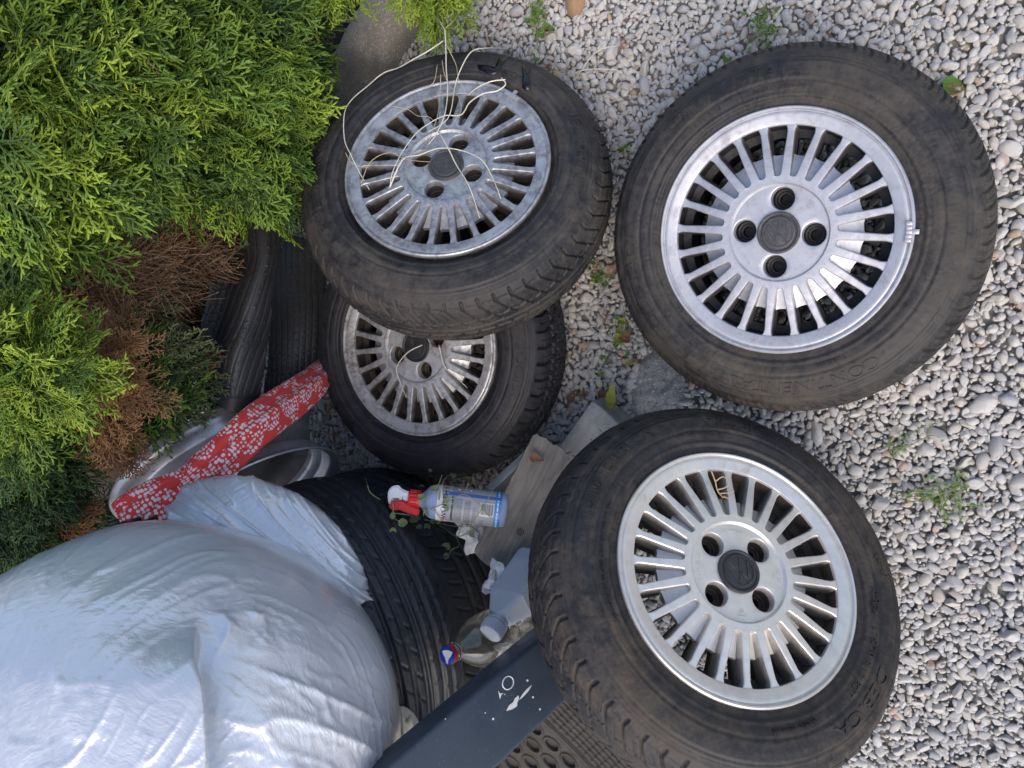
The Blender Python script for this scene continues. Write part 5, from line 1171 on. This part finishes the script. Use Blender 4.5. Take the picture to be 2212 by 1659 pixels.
# ================================================================== VINE, STRAW, WEEDS, LEAVES
bpy.context.view_layer.update(); DG = bpy.context.evaluated_depsgraph_get()
def onsurf(path, lift, dflt=1.5, smooth=True):
    ds = [hitd(u, v, dflt) - lift for u, v in path]
    if smooth: ds = [min(ds[max(0, i - 1)], ds[i], ds[min(len(ds) - 1, i + 1)]) for i in range(len(ds))]
    return [at(u, v, d) for (u, v), d in zip(path, ds)]
M['straw'] = simple('straw', (.50, .44, .30), .6, 0, .25, 30, col2=(.36, .27, .15)); M['straw_pale'] = simple('straw_pale', (.60, .57, .47), .55, 0, .15, 30)
straws = [([(961, 62), (963, 105), (964, 150), (967, 195), (961, 245), (945, 285), (926, 312)], 'p'), ([(958, 88), (925, 110), (893, 128), (862, 146), (828, 158), (795, 185), (760, 215), (744, 245), (744, 300), (758, 335), (778, 375), (798, 410)], 'p'),
          ([(1092, 172), (1060, 176), (1030, 190), (1012, 205)], 'p'), ([(1083, 168), (1092, 182), (1074, 196), (1042, 203), (1014, 222), (996, 248), (960, 250), (925, 268), (897, 290), (868, 330), (848, 372), (842, 405)], 'p'),
          ([(842, 404), (870, 345), (905, 335), (950, 320), (1000, 326), (1040, 345), (1062, 380), (1075, 410), (1082, 430)], 'p'), ([(948, 285), (968, 320), (985, 355), (1008, 392), (1022, 425), (1036, 470)], 'p'),
          ([(1100, 106), (1050, 104), (1018, 112), (995, 150), (982, 190), (975, 235), (962, 262), (925, 285)], 'p'), ([(955, 130), (960, 160), (972, 185), (990, 208), (996, 238), (982, 262)], 's'), ([(966, 100), (985, 140), (990, 170), (1004, 196)], 's'),
          ([(780, 395), (800, 350), (840, 330), (880, 345), (930, 350)], 's'), ([(850, 230), (880, 236), (902, 250), (925, 252), (938, 262)], 's'), ([(963, 60), (975, 50), (990, 30)], 's'), ([(962, 66), (950, 45), (942, 28)], 's'), ([(952, 160), (950, 210), (945, 250), (932, 290), (918, 330)], 's'),
          ([(746, 330), (760, 352), (790, 362), (806, 352)], 's'), ([(1238, 175), (1254, 155), (1275, 125), (1300, 106), (1333, 99)], 'p'), ([(1240, 158), (1262, 151), (1295, 149), (1330, 151), (1345, 160)], 'p'),
          ([(948, 745), (960, 790), (985, 815), (1010, 838)], 'p'), ([(912, 745), (880, 762), (857, 795), (866, 830), (878, 858)], 'p'), ([(945, 140), (935, 180), (900, 195), (882, 200)], 's')]
cats = {}
base_e = None
for i, (pth, k) in enumerate(straws):
    u0, v0 = pth[0]; P = crom(onsurf(pth, .006 if k == 'p' else .009, 1.5), 7)
    grp = 0 if i < 15 or i == 19 else (1 if i < 17 else 2)
    cats.setdefault(grp, []).append((P, k))
for grp, lab_ in ((0, 'tangle of pale dry straw strands hanging over the leaning wheel'), (1, 'pale thin straw strands lying on the gravel between the two upper wheels'), (2, 'two bent straw strands lying on the half hidden wheel')):
    e = empty('dry_straw', Matrix.Translation(cats[grp][0][0][0]), lab_, 'straw'); iv = e.matrix_world.inverted()
    for P, k in cats[grp]:
        link('strand', tube([[iv @ p for p in P]], .0014 if k == 'p' else .0008, 5, 'strand', M['straw_pale'] if k == 'p' else M['straw'], .55), parent=e)
M['tar'] = simple('tar', (.004, .004, .005), .12, 0, .1, 50, .3, 200)
for k_, pl in enumerate(([(1129, 128), (1141, 130), (1146, 150), (1144, 170), (1147, 194), (1135, 196), (1128, 190), (1130, 165), (1127, 145)], [(1088, 112), (1107, 112), (1102, 124), (1090, 132), (1080, 150), (1072, 160), (1060, 164), (1048, 155), (1034, 150), (1030, 140), (1042, 143), (1056, 148), (1068, 150), (1078, 134)])):
    iv = WA.matrix_world.inverted(); c_ = (sum(p[0] for p in pl) / len(pl), sum(p[1] for p in pl) / len(pl))
    def sp3(u, v): return (iv @ at(u, v, hitd(u, v) - .0016))[:]
    n_ = len(pl); V = [sp3(*p) for p in pl] + [sp3(c_[0] + (p[0] - c_[0]) * .5, c_[1] + (p[1] - c_[1]) * .5) for p in pl]
    tr_ = link('tar_streak', mesh('tar_streak', V, [(i, (i + 1) % n_, n_ + (i + 1) % n_, n_ + i) for i in range(n_)] + [tuple(range(n_, 2 * n_))], mat=M['tar']), parent=WA)
    md = tr_.modifiers.new('thickness', 'SOLIDIFY'); md.thickness = .0012
# leaves
def leaf_me(name, L, w, fold, mat, lobes=0):
    n = 12; V = []; F = []
    for i in range(n + 1):
        k = i / n; ww = w * math.sin(math.pi * min(1, k ** .8)) ** .8 + .0002
        if lobes: ww *= 1 + .25 * math.sin(k * lobes)
        z = fold * (k - .5) ** 2 * L
        for s in (-1, -.5, 0, .5, 1): V.append((k * L, s * ww, z + abs(s) * ww * .35 + .0006 * math.sin(k * 20 + s)))
    me = mesh(name, V, gridfaces(n + 1, 5), mat=mat); return me
M['weed'] = leaf_mat('weed', (.09, .18, .03), (.16, .28, .06), .5, .3); M['weed_y'] = leaf_mat('weed_y', (.30, .30, .05), (.38, .36, .09), .5, .3); M['weed_pale'] = leaf_mat('weed_pale', (.22, .28, .13), (.30, .36, .18), .5, .3); M['dead_leaf'] = simple('dead_leaf', (.20, .10, .05), .8, 0, .3, 60, col2=(.11, .06, .035))
M['stem'] = simple('stem', (.16, .22, .07), .6); M['stem_pale'] = simple('stem_pale', (.27, .30, .14), .6)
LEAF = {'g': leaf_me('leaf', .016, .0048, .5, M['weed']), 'p': leaf_me('leaf', .0125, .0042, .6, M['weed_pale']), 'y': leaf_me('leaf', .018, .006, .4, M['weed_y'])}
def vine(name, label, cat, stems, leaves, rad, smat, lift=.006, group=None, seed=1):
    rr = random.Random(seed); u0, v0 = stems[0][0]; e = empty(name, Matrix.Translation(at(u0, v0, hitd(u0, v0))), label, cat, group); iv = e.matrix_world.inverted()
    for st in stems: link('stem', tube([[iv @ p for p in crom(onsurf(st, lift, 1.45), 6)]], rad, 5, 'stem', smat, .5), parent=e)
    for (u, v, ang, s, k) in leaves:
        d = hitd(u, v, 1.45) - lift - .002; f = frame(u, v, d, ang) @ Euler((rr.uniform(-.6, .6), rr.uniform(-.5, .3), 0)).to_matrix().to_4x4() @ Matrix.Scale(s, 4)
        o = link('leaf', LEAF[k], None, e); o.matrix_parent_inverse = Matrix(); o.matrix_local = iv @ f
    return e
vine('climbing_vine', 'thin green vine with small pale leaves growing over the spray bottle', 'vine',
     [[(845, 1108), (880, 1112), (905, 1120), (940, 1128), (985, 1137), (1015, 1134), (1040, 1100), (1065, 1060), (1078, 1040)], [(950, 1055), (948, 1080), (958, 1040), (975, 1025), (1000, 1022), (1012, 1040), (1006, 1058)], [(900, 1084), (925, 1072), (945, 1050), (955, 1025)],
      [(920, 1122), (955, 1138), (985, 1158), (1010, 1150), (1020, 1130)], [(985, 1158), (992, 1178), (975, 1188), (968, 1205)], [(930, 1100), (965, 1085), (1000, 1068), (1030, 1085), (1052, 1110), (1064, 1122)], [(822, 1080), (800, 1064), (793, 1045), (788, 1030)],
      [(848, 1085), (850, 1100), (846, 1115), (862, 1126)], [(915, 1065), (917, 1090), (914, 1115)], [(955, 1125), (940, 1105), (925, 1095)], [(1015, 1134), (1035, 1150), (1050, 1158)]],
     [(928, 1038, 120, 1.2, 'p'), (938, 1046, 60, 1.3, 'p'), (946, 1052, 200, 1.2, 'p'), (918, 1050, 170, 1.0, 'p'), (955, 1042, 20, 1.1, 'p'), (1000, 1038, 80, 1.2, 'p'), (1014, 1028, -10, 1.3, 'p'), (985, 1028, 160, 1.2, 'p'), (957, 1085, 40, 1.1, 'p'), (965, 1093, -80, .8, 'p'),
      (915, 1076, 150, 1.2, 'p'), (918, 1098, -70, 1.1, 'p'), (862, 1130, 10, 1.8, 'p'), (885, 1125, 30, 2.0, 'p'), (886, 1112, 110, 1.4, 'p'), (846, 1122, 80, 1.2, 'p'), (848, 1138, -85, 1.4, 'p'), (918, 1130, -60, 1.5, 'p'), (912, 1136, 200, 1.2, 'p'), (930, 1128, 20, 1.3, 'p'), (944, 1132, 60, 1.0, 'p'),
      (1012, 1135, 100, 1.2, 'p'), (1016, 1145, -60, 1.2, 'p'), (970, 1172, 230, 2.0, 'p'), (966, 1192, 260, 1.4, 'p'), (930, 1020, 100, .9, 'p')], .0011, M['stem_pale'], seed=3)
rr = random.Random(8)
def weedpatch(label, u, v, su, sv, nl, ns, kinds='g', seed=0, s=1.0):
    s *= .85
    rr = random.Random(seed); st = []
    for i in range(ns):
        a = rr.uniform(0, 6.28); L = rr.uniform(.5, 1); p0 = (u + rr.gauss(0, su * .15), v + rr.gauss(0, sv * .15)); p2 = (u + math.cos(a) * su * L, v + math.sin(a) * sv * L)
        pm = ((p0[0] + p2[0]) / 2 + rr.gauss(0, su * .15), (p0[1] + p2[1]) / 2 + rr.gauss(0, sv * .15)); st.append([p0, pm, p2])
    lv = []
    for i in range(nl):
        a, b_, c_ = rr.choice(st); k = rr.uniform(.2, 1); q = (a[0] * (1 - k) ** 2 + 2 * b_[0] * k * (1 - k) + c_[0] * k * k + rr.gauss(0, 5), a[1] * (1 - k) ** 2 + 2 * b_[1] * k * (1 - k) + c_[1] * k * k + rr.gauss(0, 5))
        lv.append((*q, rr.uniform(0, 360), s * rr.uniform(.7, 1.25), rr.choice(kinds)))
    return vine('weed', label, 'weed', st, lv, .0009, M['stem'], .007, 'weeds in the gravel', seed)
weedpatch('sparse creeping weed on the gravel at the right, beside the tilted wheel', 2035, 1075, 110, 85, 80, 20, 'gpp', 1, .72)
weedpatch('small weed on the gravel at the right, between the flat and the tilted wheel', 1965, 960, 70, 55, 20, 9, 'gp', 2, .65)
weedpatch('upright green weed at the top edge just right of the leaning wheel', 1165, 60, 35, 95, 30, 12, 'ggp', 3, 1.0)
weedpatch('green weed at the top edge above the flat wheel', 1640, 55, 50, 65, 44, 14, 'ggp', 4, .8)
weedpatch('weed in the gap where the leaning wheel almost touches the flat wheel', 1300, 600, 30, 40, 20, 6, 'gg', 5, .9)
weedpatch('trailing yellowing weed on the gravel between the four wheels', 1335, 745, 55, 85, 20, 9, 'ggy', 6, .95)
weedpatch('tiny green weed between the leaning wheel and the flat wheel, upper side', 1352, 318, 14, 16, 7, 3, 'g', 7, .8)
def single(name, label, cat, u, v, ang, L, w, mat, lobes=0, lift=.006):
    me = leaf_me(name, L, w, .9, mat, lobes); o = link(name, me); o.matrix_world = frame(u, v, hitd(u, v, 1.6) - lift, ang); tag(o, label, cat); return o
single('fallen_leaf', 'long yellow green leaf standing on the gravel above the concrete block', 'leaf', 1316, 885, 84, .050, .0095, M['weed_y'], lift=.012)
single('fallen_leaf', 'green leaf lying left of the grey pebbles between the wheels', 'leaf', 1300, 815, 28, .042, .010, M['weed'], lift=.010)
single('fallen_leaf', 'round green leaf at the upper left edge of the flat wheel', 'leaf', 1558, 128, 20, .020, .010, M['weed'], lift=.004)
single('fallen_leaf', 'green leaf on the gravel at the right edge of the flat wheel', 'leaf', 2030, 180, -20, .036, .015, M['weed'], lift=.008)
single('fallen_leaf', 'curled brown leaf on the gravel left of the yellow green leaf', 'leaf', 1226, 868, 50, .030, .009, M['dead_leaf'], 9, .010)
single('fallen_leaf', 'curled brown leaf touching the foot of the yellow green leaf', 'leaf', 1290, 848, -20, .026, .008, M['dead_leaf'], 9, .010)
single('fallen_leaf', 'brown leaf in the gravel beside the trailing weed', 'leaf', 1345, 740, 60, .026, .010, M['dead_leaf'], 8, .008)
single('fallen_leaf', 'dry brown leaf lying on the upper end of the plank', 'leaf', 1143, 985, -15, .028, .008, M['dead_leaf'], 7, .008)
# dry sprig caught between two spokes of the tilted wheel
sp = [[(1536, 1016), (1545, 1040), (1550, 1060), (1562, 1076)], [(1545, 1040), (1560, 1030), (1570, 1034)], [(1550, 1058), (1568, 1052), (1574, 1038), (1568, 1020)], [(1556, 1066), (1575, 1064), (1586, 1060)], [(1562, 1072), (1578, 1080), (1584, 1096)]]
e = empty('dry_sprig', Matrix.Translation(at(1550, 1050, 1.0)), 'curled tan conifer sprig caught between spokes at the top of the tilted wheel', 'twig'); iv = e.matrix_world.inverted()
for s in sp: link('twig', tube([[iv @ p for p in crom([at(u, v, 1.15) for u, v in s], 5)]], .0013, 5, 'twig', simple('sprig', (.42, .30, .17), .7), .6), parent=e)
# brown conifer litter blown between the stones
P, RO, SC, ID = [], [], [], []; rr = random.Random(77)
for u, v, n_, su in ((705, 945, 9, 22), (742, 985, 6, 18), (690, 900, 5, 14), (1235, 880, 4, 20), (1350, 640, 4, 25), (1320, 560, 3, 20), (1180, 120, 4, 25), (1700, 60, 3, 40), (2150, 700, 3, 60), (1900, 1300, 2, 60), (1430, 850, 4, 40), (2100, 250, 3, 60), (1260, 100, 3, 50)):
    for _ in range(n_):
        a, b_ = u + rr.gauss(0, su), v + rr.gauss(0, su); P.append(atz(a, b_, .016)); RO.append((rr.gauss(0, .3), rr.gauss(0, .3), rr.uniform(0, 6.28))); s_c = rr.uniform(.12, .34); SC.append((s_c,) * 3); ID.append(rr.choice((10, 11, 12, 13)))
instancer('needle_litter', P, RO, SC, ID, ALLT)
# ochre and rust coloured stones that stand out in the gravel
for lab_, u, v, sc, colr, sd_ in (('orange brown angular stone at the top edge in the gravel', 1083 + 160, 5, .026, (.30, .19, .11), 3), ('ochre angular stone in the gravel right of the top weed', 1202, 163, .011, (.36, .28, .17), 4), ('tan stone at the lower right edge of the tilted wheel', 1809, 1582, .013, (.42, .32, .17), 6)):
    me = pebble(40 + sd_); me.materials.clear(); me.materials.append(simple('stone_tint', colr, .8, 0, .2, 40, .4, 200)); o = link('stone', me); z0 = atz(u, v, .008); o.location = z0; o.scale = (sc, sc, sc); o.rotation_euler = (0.2, .3, sd_); tag(o, lab_, 'stone')
